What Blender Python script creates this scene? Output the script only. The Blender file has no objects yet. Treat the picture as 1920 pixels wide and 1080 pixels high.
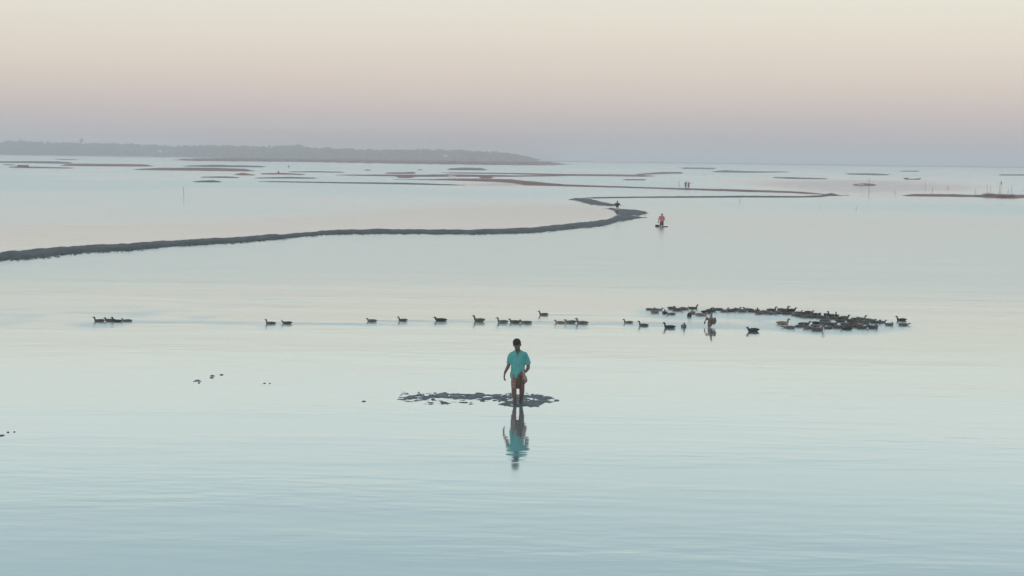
import bpy, bmesh, math, random
import numpy as np
from mathutils import Vector, Matrix, noise as mnoise

random.seed(7)
rng = np.random.default_rng(7)
sc = bpy.context.scene
col = sc.collection

# ------------------------------------------------------------------ camera
CAM_H = 6.2
FPX = 3200.0                                  # focal length in pixels of a 1920 px wide frame
PITCH = math.atan((540 - 297) / FPX)
ROLL = 0.0135
r_ = Vector((1, 0, 0))
f_ = Vector((0, math.cos(PITCH), -math.sin(PITCH)))
u_ = Vector((0, math.sin(PITCH), math.cos(PITCH)))
CX = r_ * math.cos(ROLL) + u_ * math.sin(ROLL)
CY = -r_ * math.sin(ROLL) + u_ * math.cos(ROLL)
cd = bpy.data.cameras.new('camera')
cam = bpy.data.objects.new('camera', cd)
col.objects.link(cam)
cd.sensor_width = 36.0
cd.lens = FPX / 1920 * 36
cd.clip_start = 0.5
cd.clip_end = 30000
m = Matrix.Identity(4)
for i in range(3):
    m[i][0], m[i][1], m[i][2] = CX[i], CY[i], -f_[i]
m[2][3] = CAM_H
cam.matrix_world = m
sc.camera = cam

# ------------------------------------------------------------------ dusk sky
SUN_EL, SUN_AZ = math.radians(2.5), math.radians(200)     # low behind the camera
w = bpy.data.worlds.new('World')
sc.world = w
w.use_nodes = True
nt = w.node_tree
nt.nodes.clear()
N = nt.nodes.new
L = nt.links.new
out = N('ShaderNodeOutputWorld')
sky = N('ShaderNodeTexSky')
sky.sky_type = 'NISHITA'
sky.sun_disc = False
sky.sun_elevation = SUN_EL
sky.sun_rotation = SUN_AZ
sky.dust_density = 3.0
bg1 = N('ShaderNodeBackground')
bg1.inputs['Strength'].default_value = 0.05
L(sky.outputs[0], bg1.inputs['Color'])
tc = N('ShaderNodeTexCoord')
sep = N('ShaderNodeSeparateXYZ')
L(tc.outputs['Generated'], sep.inputs[0])
asin = N('ShaderNodeMath'); asin.operation = 'ARCSINE'
L(sep.outputs['Z'], asin.inputs[0])
deg = N('ShaderNodeMath'); deg.operation = 'MULTIPLY'; deg.inputs[1].default_value = 2 / math.pi
L(asin.outputs[0], deg.inputs[0])
sq = N('ShaderNodeMath'); sq.operation = 'POWER'; sq.inputs[1].default_value = 0.5   # spread the low sky out
L(deg.outputs[0], sq.inputs[0])
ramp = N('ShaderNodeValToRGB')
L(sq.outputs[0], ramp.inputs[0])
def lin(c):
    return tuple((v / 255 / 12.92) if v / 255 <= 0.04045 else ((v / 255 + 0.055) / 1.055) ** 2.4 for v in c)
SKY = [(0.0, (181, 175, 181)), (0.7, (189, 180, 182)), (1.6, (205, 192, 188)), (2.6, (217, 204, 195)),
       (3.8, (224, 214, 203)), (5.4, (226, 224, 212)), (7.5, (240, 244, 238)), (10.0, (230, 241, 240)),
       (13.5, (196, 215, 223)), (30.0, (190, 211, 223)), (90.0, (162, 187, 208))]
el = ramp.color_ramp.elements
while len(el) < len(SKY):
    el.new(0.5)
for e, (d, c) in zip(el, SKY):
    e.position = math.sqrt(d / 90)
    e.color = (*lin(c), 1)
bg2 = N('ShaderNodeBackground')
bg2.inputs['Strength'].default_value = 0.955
mpw = N('ShaderNodeMapping'); mpw.inputs['Scale'].default_value = (2.5, 2.5, 45)     # faint uneven haze streaks
L(tc.outputs['Generated'], mpw.inputs[0])
nzw = N('ShaderNodeTexNoise'); nzw.inputs['Scale'].default_value = 1.0; nzw.inputs['Detail'].default_value = 3.0
L(mpw.outputs[0], nzw.inputs['Vector'])
mrw = N('ShaderNodeMapRange'); mrw.inputs['To Min'].default_value = 0.965; mrw.inputs['To Max'].default_value = 1.035
L(nzw.outputs['Fac'], mrw.inputs['Value'])
mulw = N('ShaderNodeVectorMath'); mulw.operation = 'SCALE'
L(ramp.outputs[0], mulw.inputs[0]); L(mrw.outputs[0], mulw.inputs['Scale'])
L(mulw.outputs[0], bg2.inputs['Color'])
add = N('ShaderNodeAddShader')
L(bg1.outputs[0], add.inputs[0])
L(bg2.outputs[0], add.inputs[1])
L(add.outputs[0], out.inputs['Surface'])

sd = bpy.data.lights.new('sun', 'SUN')
sun = bpy.data.objects.new('sun', sd)
col.objects.link(sun)
sd.energy = 0.35
sd.color = (1.0, 0.62, 0.5)
sd.angle = math.radians(3)
to_sun = Vector((math.sin(SUN_AZ) * math.cos(SUN_EL), math.cos(SUN_AZ) * math.cos(SUN_EL), math.sin(SUN_EL)))
sun.rotation_euler = to_sun.to_track_quat('Z', 'Y').to_euler()

vs = sc.view_settings
vs.view_transform = 'Standard'
vs.look = 'None'
vs.exposure = 0.07
vs.gamma = 1.0
vs.use_curve_mapping = False
sc.cycles.volume_bounces = 1
sc.cycles.max_bounces = 6

# ------------------------------------------------------------------ helpers
def at(px, py, z=0.0):
    """Point of the level z seen at a pixel of the 1920 x 1080 photograph."""
    d = CX * (px - 960) + CY * (540 - py) + f_ * FPX
    t = (z - CAM_H) / d.z
    return Vector((d.x * t, d.y * t, z))

def horizon(px):
    return 297 + 0.0135 * (px - 960)

def project(X, Y):
    """pixel of points on the water (arrays)."""
    Z = -CAM_H
    dx = X * CX.x + Y * CX.y + Z * CX.z
    dy = X * CY.x + Y * CY.y + Z * CY.z
    dz = X * f_.x + Y * f_.y + Z * f_.z
    dz = np.maximum(dz, 0.1)
    return 960 + FPX * dx / dz, 540 - FPX * dy / dz

def ppm(p):
    return FPX / (p - Vector((0, 0, CAM_H))).length

def mesh_obj(name, verts, faces, mat=None, parent=None, smooth=True):
    me = bpy.data.meshes.new(name)
    me.from_pydata([tuple(v) for v in verts], [], faces)
    me.update()
    if smooth:
        me.polygons.foreach_set('use_smooth', [True] * len(me.polygons))
    o = bpy.data.objects.new(name, me)
    col.objects.link(o)
    if mat:
        me.materials.append(mat)
    if parent:
        o.parent = parent
    return o

def empty(name, loc=(0, 0, 0), rz=0.0):
    o = bpy.data.objects.new(name, None)
    o.empty_display_size = 0.2
    col.objects.link(o)
    o.location = loc
    o.rotation_euler.z = rz
    return o

def tag(o, label=None, cat=None, group=None, kind=None):
    if label: o['label'] = label
    if cat: o['category'] = cat
    if group: o['group'] = group
    if kind: o['kind'] = kind
    return o

def mat(name, colour, rough=0.7, spec=0.5, scale=None, colour2=None, detail=4, stretch=(1, 1, 1), bump=0.0, sheen=0.0, lo=0.35, hi=0.65):
    mt = bpy.data.materials.new(name)
    mt.use_nodes = True
    t = mt.node_tree
    b = t.nodes['Principled BSDF']
    b.inputs['Base Color'].default_value = (*colour, 1)
    b.inputs['Roughness'].default_value = rough
    b.inputs['Specular IOR Level'].default_value = spec
    if sheen:
        b.inputs['Sheen Weight'].default_value = sheen
    if scale:
        c = t.nodes.new('ShaderNodeTexCoord')
        mp = t.nodes.new('ShaderNodeMapping')
        mp.inputs['Scale'].default_value = stretch
        n = t.nodes.new('ShaderNodeTexNoise')
        n.inputs['Scale'].default_value = scale
        n.inputs['Detail'].default_value = detail
        t.links.new(c.outputs['Object'], mp.inputs[0])
        t.links.new(mp.outputs[0], n.inputs['Vector'])
        if colour2:
            rp = t.nodes.new('ShaderNodeValToRGB')
            rp.color_ramp.elements[0].position = lo
            rp.color_ramp.elements[1].position = hi
            rp.color_ramp.elements[0].color = (*colour, 1)
            rp.color_ramp.elements[1].color = (*colour2, 1)
            t.links.new(n.outputs['Fac'], rp.inputs[0])
            t.links.new(rp.outputs[0], b.inputs['Base Color'])
        if bump:
            bp = t.nodes.new('ShaderNodeBump')
            bp.inputs['Strength'].default_value = 1.0
            bp.inputs['Distance'].default_value = bump
            t.links.new(n.outputs['Fac'], bp.inputs['Height'])
            t.links.new(bp.outputs[0], b.inputs['Normal'])
    return mt

def fnoise(x, y, z=0.0):
    return mnoise.noise(Vector((x, y, z)))

def fbm(x, y, z=0.0, o=3):
    s, a = 0.0, 1.0
    for i in range(o):
        s += a * fnoise(x * 2 ** i, y * 2 ** i, z + 7.3 * i)
        a *= 0.5
    return s

ORD = ['leftmost', 'second', 'third', 'fourth', 'fifth', 'sixth', 'seventh', 'eighth', 'ninth', 'tenth', 'eleventh',
       'twelfth', 'thirteenth', 'fourteenth', 'fifteenth', 'sixteenth', 'seventeenth', 'eighteenth', 'nineteenth',
       'twentieth', 'twenty-first', 'twenty-second', 'twenty-third', 'twenty-fourth', 'twenty-fifth', 'twenty-sixth',
       'twenty-seventh', 'twenty-eighth', 'twenty-ninth', 'thirtieth', 'thirty-first', 'thirty-second', 'thirty-third',
       'thirty-fourth', 'thirty-fifth', 'thirty-sixth'] + ['thirty-seventh', 'thirty-eighth', 'thirty-ninth', 'fortieth'] + \
      ['forty-' + w for w in ('first', 'second', 'third', 'fourth', 'fifth', 'sixth', 'seventh', 'eighth', 'ninth')] + ['fiftieth'] + \
      ['fifty-' + w for w in ('first', 'second', 'third', 'fourth', 'fifth', 'sixth', 'seventh', 'eighth', 'ninth')]

# ------------------------------------------------------------------ duck list (pixel of the waterline, facing, kind)
# facing: degrees, 0 = towards the right of the picture, 180 = left, 90 = away, 270 = towards the camera
LINE = [(186, 603, 180, 'up', 'dark'), (207, 602.5, 182, 'low', 'brown'), (219, 603.2, 178, 'up', 'black'), (238, 602.5, 180, 'low', 'grey'),
        (507, 607, 178, 'up', 'brown'), (538, 607, 182, 'low', 'dark'), (697, 602.5, 180, 'low', 'grey'),
        (755, 602, 176, 'up', 'dark'), (826, 602, 181, 'low', 'black'), (898, 603, 178, 'up', 'brown'),
        (942, 605, 180, 'up', 'grey'), (965, 605.5, 180, 'low', 'dark'), (986, 606, 180, 'low', 'grey'),
        (1019, 590.5, 178, 'up', 'brown'), (1050, 606, 180, 'low', 'tan'), (1070, 606, 181, 'low', 'grey'), (1091, 607, 178, 'up', 'grey'),
        (1178, 605.5, 180, 'up', 'grey'), (1206, 611, 176, 'up', 'dark'), (1255, 615, 180, 'up', 'black'), (1282, 614, 265, 'up', 'grey')]
FLOCK = [(1219, 581, 5, 'low', 'brown'), (1228, 587, 20, 'low', 'tan'), (1246, 588, 85, 'low', 'black'), (1258, 590, 200, 'low', 'grey'),
         (1260, 579.5, 0, 'low', 'dark'), (1283, 580.5, 0, 'low', 'rust'), (1300, 579, 2, 'up', 'dark'), (1299, 588, 75, 'low', 'tan'),
         (1292, 593, 90, 'feed', 'black'), (1315, 591.5, 5, 'low', 'tan'), (1325, 587, 3, 'up', 'black'),
         (1346, 581.5, 178, 'low', 'dark'), (1358, 584.5, 0, 'up', 'grey'), (1381, 582.5, 0, 'low', 'grey'), (1403, 582, 178, 'low', 'dark'),
         (1411, 585, 0, 'low', 'dark'), (1420, 584, 60, 'up', 'dark'), (1424, 588.5, 8, 'low', 'rust'), (1447, 582.5, 0, 'up', 'dark'),
         (1446, 589, 0, 'low', 'grey'), (1460, 588, 0, 'low', 'grey'), (1468, 584, 0, 'up', 'dark'), (1483, 584, 0, 'low', 'black'),
         (1476, 589, 30, 'low', 'dark'), (1491, 591.5, 0, 'low', 'grey'), (1502, 593.5, 0, 'low', 'dark'), (1509, 590, 0, 'low', 'black'),
         (1517, 587, 0, 'up', 'dark'), (1535, 591, 250, 'up', 'black'), (1549, 592.5, 262, 'low', 'black'), (1558, 593, 95, 'up', 'dark'),
         (1569, 593.5, 80, 'up', 'black'), (1512, 595, 0, 'low', 'grey'), (1524, 595.5, 0, 'low', 'dark'), (1540, 596.5, 0, 'low', 'dark'),
         (1551, 597.5, 280, 'low', 'brown'), (1563, 598, 0, 'low', 'brown'), (1583, 598, 0, 'up', 'dark'), (1604, 599.5, 0, 'low', 'grey'),
         (1614, 600, 0, 'up', 'grey'), (1549, 602.5, 0, 'low', 'grey'), (1576, 603.5, 0, 'up', 'dark'), (1606, 604.5, 0, 'low', 'dark'),
         (1622, 607, 0, 'low', 'brown'), (1640, 605.5, 0, 'low', 'dark'), (1653, 605.5, 0, 'low', 'grey'), (1668, 610, 0, 'low', 'grey'),
         (1690, 601, 170, 'up', 'black'), (1694, 610, 8, 'up', 'grey'), (1468, 608, 0, 'up', 'tan'), (1480, 615.5, 180, 'low', 'grey'),
         (1500, 613, 0, 'low', 'brown'), (1508, 609.5, 0, 'low', 'dark'), (1531, 607, 0, 'up', 'black'), (1529, 612.5, 0, 'low', 'grey'),
         (1560, 610, 0, 'low', 'dark'), (1533, 620, 0, 'up', 'brown'), (1552, 616, 190, 'low', 'dark'), (1571, 615, 0, 'low', 'brown'),
         (1587, 618, 180, 'low', 'black'), (1592, 613.5, 0, 'low', 'dark'), (1608, 613, 10, 'low', 'rust'), (1617, 616, 5, 'low', 'dark'),
         (1637, 615.5, 0, 'up', 'dark'), (1233, 582, 0, 'low', 'grey'), (1270, 582.5, 10, 'low', 'brown'), (1334, 584, 0, 'low', 'dark'), (1370, 584, 0, 'low', 'dark'), (1392, 584.5, 0, 'low', 'grey'),
         (1435, 587, 0, 'low', 'brown'), (1456, 585.5, 20, 'up', 'dark'), (1497, 588, 0, 'low', 'grey'), (1527, 591, 0, 'low', 'dark'), (1546, 608, 0, 'low', 'grey'), (1585, 609.5, 0, 'low', 'brown'),
         (1600, 608.5, 0, 'low', 'dark'), (1630, 602, 0, 'low', 'grey'), (1574, 597.5, 0, 'low', 'grey'), (1595, 603, 0, 'low', 'dark'), (1516, 616.5, 0, 'low', 'grey'), (1412, 621.5, 180, 'up', 'black')]
MAN = at(970, 757)

# ------------------------------------------------------------------ water
def spaced(lo, hi, step):
    return list(np.arange(lo, hi, step))
def grow(start, end, step, k=1.18):
    r, s = [], step
    v = start
    while v < end:
        r.append(v)
        v += s
        s *= k
    return r + [end]
xp = spaced(0, 24, 0.25) + spaced(24, 120, 2.0) + grow(120, 6000, 3)
xs = np.array(sorted(set([-v for v in xp[1:]] + xp)))
ys = np.array(spaced(-30, 20, 5) + spaced(20, 80, 0.25) + spaced(80, 150, 1.0) + spaced(150, 420, 3.0) + grow(420, 8200, 5))
X, Y = np.meshgrid(xs, ys)
PXX, PYY = project(X, Y)
front = Y > 8
HZ = 297 + 0.0135 * (PXX - 960)

def vnoise(x, y):
    """cheap smooth value noise on arrays"""
    xi, yi = np.floor(x).astype(int), np.floor(y).astype(int)
    fx, fy = x - xi, y - yi
    fx, fy = fx * fx * (3 - 2 * fx), fy * fy * (3 - 2 * fy)
    def h(a, b):
        v = np.sin(a * 127.1 + b * 311.7) * 43758.5453
        return v - np.floor(v)
    return (h(xi, yi) * (1 - fx) + h(xi + 1, yi) * fx) * (1 - fy) + (h(xi, yi + 1) * (1 - fx) + h(xi + 1, yi + 1) * fx) * fy

def sstep(a, b, v):
    t = np.clip((v - a) / (b - a), 0, 1)
    return t * t * (3 - 2 * t)

# ripple: how ruffled the water is (0 mirror, 1 ruffled)
dist = np.sqrt(X ** 2 + Y ** 2)
ripple = 0.16 + 0.60 * sstep(60, 95, dist) + 0.30 * sstep(120, 330, dist)
ripple = ripple * (0.75 + 0.5 * vnoise(X / 25 + 3, Y / 60))
# still lagoon held by the mud spit
SPIT_TOP = np.interp(PXX, [0, 150, 320, 560, 740, 960, 1060, 1140, 1165], [470, 460, 451, 437, 430, 428, 420, 405, 392])
LAG_TOP = np.interp(PXX, [0, 400, 700, 900, 1080, 1150], [415, 405, 385, 374, 373, 380])
lag = sstep(-6, 22, PYY - LAG_TOP) * sstep(-3, 2, SPIT_TOP - PYY) * sstep(1175, 1150, PXX)
ripple = ripple * (1 - 0.5 * lag)
# still patches on the right, before the long bars
c1 = np.exp(-((PXX - 1600) / 150) ** 2 - ((PYY - 350) / 15) ** 2)
c2 = np.exp(-((PXX - 930) / 110) ** 2 - ((PYY - 346) / 4) ** 2)
c3 = np.exp(-((PXX - 1420) / 160) ** 2 - ((PYY - 345) / 8) ** 2)
c4 = np.exp(-((PXX - 1800) / 120) ** 2 - ((PYY - 352) / 12) ** 2)
ripple = ripple * (1 - np.clip(0.86 * c1 + 0.75 * c2 + 0.4 * c3 + 0.5 * c4, 0, 0.8))
# wakes and paddling
wake = np.zeros_like(X)
for (px, py, a, k, c) in LINE:
    p = at(px, py)
    s = -math.cos(math.radians(a)) or 1.0
    dx = (X - p.x) * (1 if s > 0 else -1)
    dy = Y - p.y
    spread = 0.22 + 0.07 * np.clip(dx, 0, 20)
    wake += 0.38 * np.exp(-((X - p.x) / 0.42) ** 2 - ((dy + 1.3) / 1.6) ** 2)
    wake += 1.5 * np.exp(-(dy / spread) ** 2) * sstep(-0.15, 0.3, dx) * np.exp(-np.clip(dx, 0, 99) / 2.2)
for (px, py, a, k, c) in FLOCK:
    p = at(px, py)
    wake += 0.24 * np.exp(-((X - p.x + 0.2) / 0.7) ** 2 - ((Y - p.y + 0.9) / 1.7) ** 2)
flock_core = np.exp(-((PXX - 1440) / 210) ** 4 - ((PYY - 600) / 17) ** 2)
wake += 0.5 * flock_core * (0.2 + 1.3 * vnoise(X / 0.8, Y / 1.3))
left_w = np.exp(-((PXX - 150) / 330) ** 4 - ((PYY - 596) / 22) ** 4)
wake += left_w * (1.1 * vnoise(X / 1.3 + 9, Y / 1.2) - 0.18)
left_u = np.exp(-((PXX - 430) / 220) ** 4 - ((PYY - 572) / 12) ** 4)
wake += np.clip(left_u * (1.3 * vnoise(X / 2.2 + 4, Y / 1.2) - 0.75), 0, 1)
ripple = np.where(front, ripple + np.clip(wake, 0, 1.1), 0.3)
# trail of breeze along the lower right
br = sstep(760, 1000, PYY) * (0.5 + 0.5 * sstep(500, 1200, PXX))
ripple = ripple + np.where(front, 0.10 * br * vnoise(X / 1.2, Y / 3), 0)
ripple = np.clip(ripple, 0.02, 1.3)
nx, ny = len(xs), len(ys)
verts = np.stack([X.ravel(), Y.ravel(), np.zeros(X.size)], 1)
idx = np.arange(nx * ny).reshape(ny, nx)
quads = np.stack([idx[:-1, :-1].ravel(), idx[:-1, 1:].ravel(), idx[1:, 1:].ravel(), idx[1:, :-1].ravel()], 1)
me = bpy.data.meshes.new('water')
me.vertices.add(len(verts)); me.vertices.foreach_set('co', verts.ravel())
me.loops.add(quads.size); me.loops.foreach_set('vertex_index', quads.ravel())
me.polygons.add(len(quads))
me.polygons.foreach_set('loop_start', np.arange(0, quads.size, 4))
me.update(calc_edges=True)
at_ = me.attributes.new('ripple', 'FLOAT', 'POINT')
at_.data.foreach_set('value', ripple.ravel().astype(np.float32))
water = bpy.data.objects.new('water', me)
col.objects.link(water)
tag(water, 'calm pale lake water reaching to the horizon', None, kind='structure')

wm = bpy.data.materials.new('lake water')
wm.use_nodes = True
t = wm.node_tree
N, L = t.nodes.new, t.links.new
b = t.nodes['Principled BSDF']
b.inputs['Base Color'].default_value = (0.46, 0.54, 0.535, 1)       # silt-laden water
b.inputs['IOR'].default_value = 1.6
b.inputs['Metallic'].default_value = 0.74
geo = N('ShaderNodeNewGeometry')
att = N('ShaderNodeAttribute'); att.attribute_name = 'ripple'
def wave(sx, sy, rz, detail=2.0, rough=0.5, dist=0.0):
    mp = N('ShaderNodeMapping')
    mp.inputs['Scale'].default_value = (sx, sy, 1)
    mp.inputs['Rotation'].default_value = (0, 0, math.radians(rz))
    n = N('ShaderNodeTexNoise')
    n.inputs['Scale'].default_value = 1.0
    n.inputs['Detail'].default_value = detail
    n.inputs['Roughness'].default_value = rough
    n.inputs['Distortion'].default_value = dist
    L(geo.outputs['Position'], mp.inputs[0])
    L(mp.outputs[0], n.inputs['Vector'])
    return n.outputs['Fac']
def mth(op, a, bb):
    n = N('ShaderNodeMath'); n.operation = op
    for i, v in enumerate((a, bb)):
        if isinstance(v, (int, float)): n.inputs[i].default_value = v
        else: L(v, n.inputs[i])
    return n.outputs[0]
long_w = wave(0.45, 1.25, 4, 1.0, 0.4)
short_w = wave(1.1, 3.0, -6, 1.5, 0.5)
swell = wave(0.05, 0.16, 10, 1.0)
patch = wave(0.06, 0.22, 14, 3.0, 0.6)
pr = N('ShaderNodeMapRange'); pr.inputs['From Min'].default_value = 0.40; pr.inputs['From Max'].default_value = 0.66
pr.inputs['To Min'].default_value = 0.08; pr.inputs['To Max'].default_value = 1.5
L(patch, pr.inputs['Value'])
amp = mth('MULTIPLY', mth('ADD', mth('MULTIPLY', att.outputs['Fac'], 0.8), 0.0), pr.outputs[0])
h = mth('MULTIPLY', mth('ADD', mth('MULTIPLY', long_w, 0.018), mth('MULTIPLY', short_w, 0.007)), amp)
h = mth('ADD', h, mth('MULTIPLY', mth('ADD', mth('MULTIPLY', long_w, 0.0034), mth('MULTIPLY', short_w, 0.0040)), mth('ADD', mth('MULTIPLY', pr.outputs[0], 0.85), 0.15)))
bp = N('ShaderNodeBump')
bp.inputs['Strength'].default_value = 1.0
bp.inputs['Distance'].default_value = 1.0
L(h, bp.inputs['Height'])
L(bp.outputs[0], b.inputs['Normal'])
rr = N('ShaderNodeMapRange')
rr.inputs['From Min'].default_value = 0.1; rr.inputs['From Max'].default_value = 1.1
rr.inputs['To Min'].default_value = 0.045; rr.inputs['To Max'].default_value = 0.26
L(att.outputs['Fac'], rr.inputs['Value'])
L(rr.outputs[0], b.inputs['Roughness'])
me.materials.append(wm)

# ------------------------------------------------------------------ mud banks and sand bars
M_mud = mat('wet grey mud', (0.024, 0.027, 0.028), 0.6, 0.3, 0.5, (0.064, 0.061, 0.055), 9, (1, 1, 1), 0.05, lo=0.34, hi=0.72)
M_dark = mat('dark silt', (0.045, 0.050, 0.050), 0.65, 0.3, 0.25, (0.085, 0.085, 0.08), 6, (1, 1, 1), 0.05)
M_red = mat('reddish river sand', (0.36, 0.14, 0.115), 0.85, 0.2, 0.05, (0.18, 0.105, 0.085), 6, (1, 1, 1), 0.05)
M_scrub_ground = mat('bank with dry grass', (0.085, 0.040, 0.030), 0.9, 0.2, 0.012, (0.30, 0.085, 0.066), 5)

def bank(name, pts, material, label, hmax=0.30, step_px=3.0, rough=0.35, seed=0.0, hfrac=0.46, clods=0, widen=1.0):
    """A low bank whose outline runs from left to right: (pixel x, upper edge, lower edge)."""
    pts = sorted(pts)
    px = np.array([p[0] for p in pts], float)
    tp = np.array([p[1] for p in pts], float)
    bt = np.array([p[2] for p in pts], float)
    n = max(8, int((px[-1] - px[0]) / step_px))
    V, F = [], []
    ACR = 11
    for i in range(n + 1):
        u = i / n
        x = px[0] + u * (px[-1] - px[0])
        a, c = np.interp(x, px, tp), np.interp(x, px, bt)
        # taper at both ends
        e = min(1.0, (x - px[0]) / max(6, 0.06 * (px[-1] - px[0])), (px[-1] - x) / max(6, 0.06 * (px[-1] - px[0])))
        e = max(0.0, e) ** 0.6
        mid = (a + c) / 2
        tpx = max(1.0, (c - a) * e * widen)
        P = at(x, mid)
        k = ppm(P)
        hh = min(hmax, hfrac * tpx / k) * (1 + 0.2 * fbm(P.x * 1.5 / max(1, tpx / k * 8) + seed, P.y * .05, seed)) + 0.004
        hp = hh * k
        back, fro = mid - tpx / 2 + 0.35 * hp, mid + tpx / 2 - 0.2 * hp
        if fro - back < 0.5:
            back, fro = mid - 0.25, mid + 0.25
        jag = rough * tpx * 0.35
        back += jag * 0.35 * fbm(x * 0.03 + seed, 1.7, seed, 3)
        fro += jag * 0.5 * fbm(x * 0.06 + seed, 5.1, seed, 6)
        B, Fr = at(x, back), at(x, fro)
        for j in range(ACR):
            v = j / (ACR - 1)
            s = 2 * v - 1
            prof = (1 - abs(s) ** 2.6)
            Q = B.lerp(Fr, v)
            z = hh * prof * (1 + rough * 0.8 * fbm(Q.x * 1.1 + seed, Q.y * 0.6, 3.3 + seed, 4)) if 0 < j < ACR - 1 else -0.12
            if j in (1, ACR - 2):
                z = max(z * 0.5, 0.012)
            V.append((Q.x, Q.y, z))
    for i in range(n):
        for j in range(ACR - 1):
            q = i * ACR + j
            F.append((q, q + 1, q + ACR + 1, q + ACR))
    for c in range(clods):                      # crumbled clods along both margins
        i = random.randrange(2, n - 2)
        e = V[i * ACR] if random.random() < .25 else V[i * ACR + ACR - 1]
        sx = random.uniform(.04, .22)
        sz = random.uniform(.02, .05)
        q0 = len(V)
        cx, cy = e[0] + random.uniform(-.4, .4), e[1] + random.gauss(0, .55)
        V.append((cx, cy, sz))
        for k in range(6):
            a_ = k * math.pi / 3
            rr0 = random.uniform(.6, 1.2)
            V.append((cx + sx * rr0 * math.cos(a_), cy + sx * rr0 * math.sin(a_), -.02))
        F += [(q0, q0 + 1 + k, q0 + 1 + (k + 1) % 6) for k in range(6)]
    o = mesh_obj(name, V, F, material)
    o.data.flip_normals() if o.data.polygons[len(F) // 2].normal.z < 0 else None
    tag(o, label, None, kind='structure')
    return o

bank('mud_spit', [(-40, 475, 500), (0, 472, 494), (60, 468, 487), (150, 460, 477), (240, 457, 472), (320, 452, 464), (420, 446, 459), (520, 440, 451),
                  (560, 437, 446), (610, 432.5, 441.5), (660, 430.5, 441), (740, 430, 440), (880, 431, 441), (960, 429, 440), (1000, 426.5, 438.5),
                  (1060, 420, 433), (1110, 414, 428), (1140, 410, 423), (1160, 400, 419), (1180, 401, 416.5), (1200, 404, 412), (1213, 406.5, 409)],
     M_mud, 'long curving spit of dark wet mud crossing the left half', 0.24, 1.0, 0.5, 1.3, clods=700)
bank('mud_spit_head', [(1138, 390.5, 391.5), (1150, 390.5, 394.5), (1157, 390.5, 404), (1170, 390.5, 406), (1186, 391, 405.5), (1200, 394, 405), (1209, 396.5, 403), (1215, 398.5, 400.5)],
     M_mud, 'broad dark head of the mud spit beyond its bend', 0.16, 1.0, 0.8, 4.2, clods=120)
bank('mud_hook', [(1066, 373.5, 375), (1080, 371.5, 377), (1095, 371, 381), (1108, 371.5, 385), (1125, 377, 386.5), (1140, 380, 386.8), (1150, 383, 386.8), (1158, 386, 387.5)],
     M_mud, 'hooked dark mud point behind the spit head', 0.16, 1.0, 0.7, 6.7, clods=60)
bank('mud_bar', [(1085, 370.8, 373), (1115, 369.6, 372.6), (1200, 368.6, 371.4), (1300, 368, 371.2), (1400, 367, 370.8), (1500, 367.8, 371), (1540, 366, 370), (1556, 362.5, 368.5), (1566, 363.5, 368), (1576, 366, 367.8), (1592, 365.4, 366.6)],
     M_mud, 'thin straight dark mud bar running right from the hook', 0.4, 2, 0.3, 9.1)
bank('sand_bar', [(738, 335.5, 336.8), (800, 336, 338), (850, 335, 339.2), (900, 335, 341), (960, 336.5, 344), (985, 339.5, 348.5), (1005, 341, 349.2), (1030, 343.5, 349.5), (1060, 346, 350.2),
                  (1160, 349.3, 352.3), (1280, 353, 356.4), (1400, 356, 360.6), (1480, 358.4, 362.5), (1540, 362, 366), (1556, 364, 368)],
     M_red, 'long reddish sand bar stretching from centre to right', 0.5, 2, 0.3, 12.0)
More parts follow.
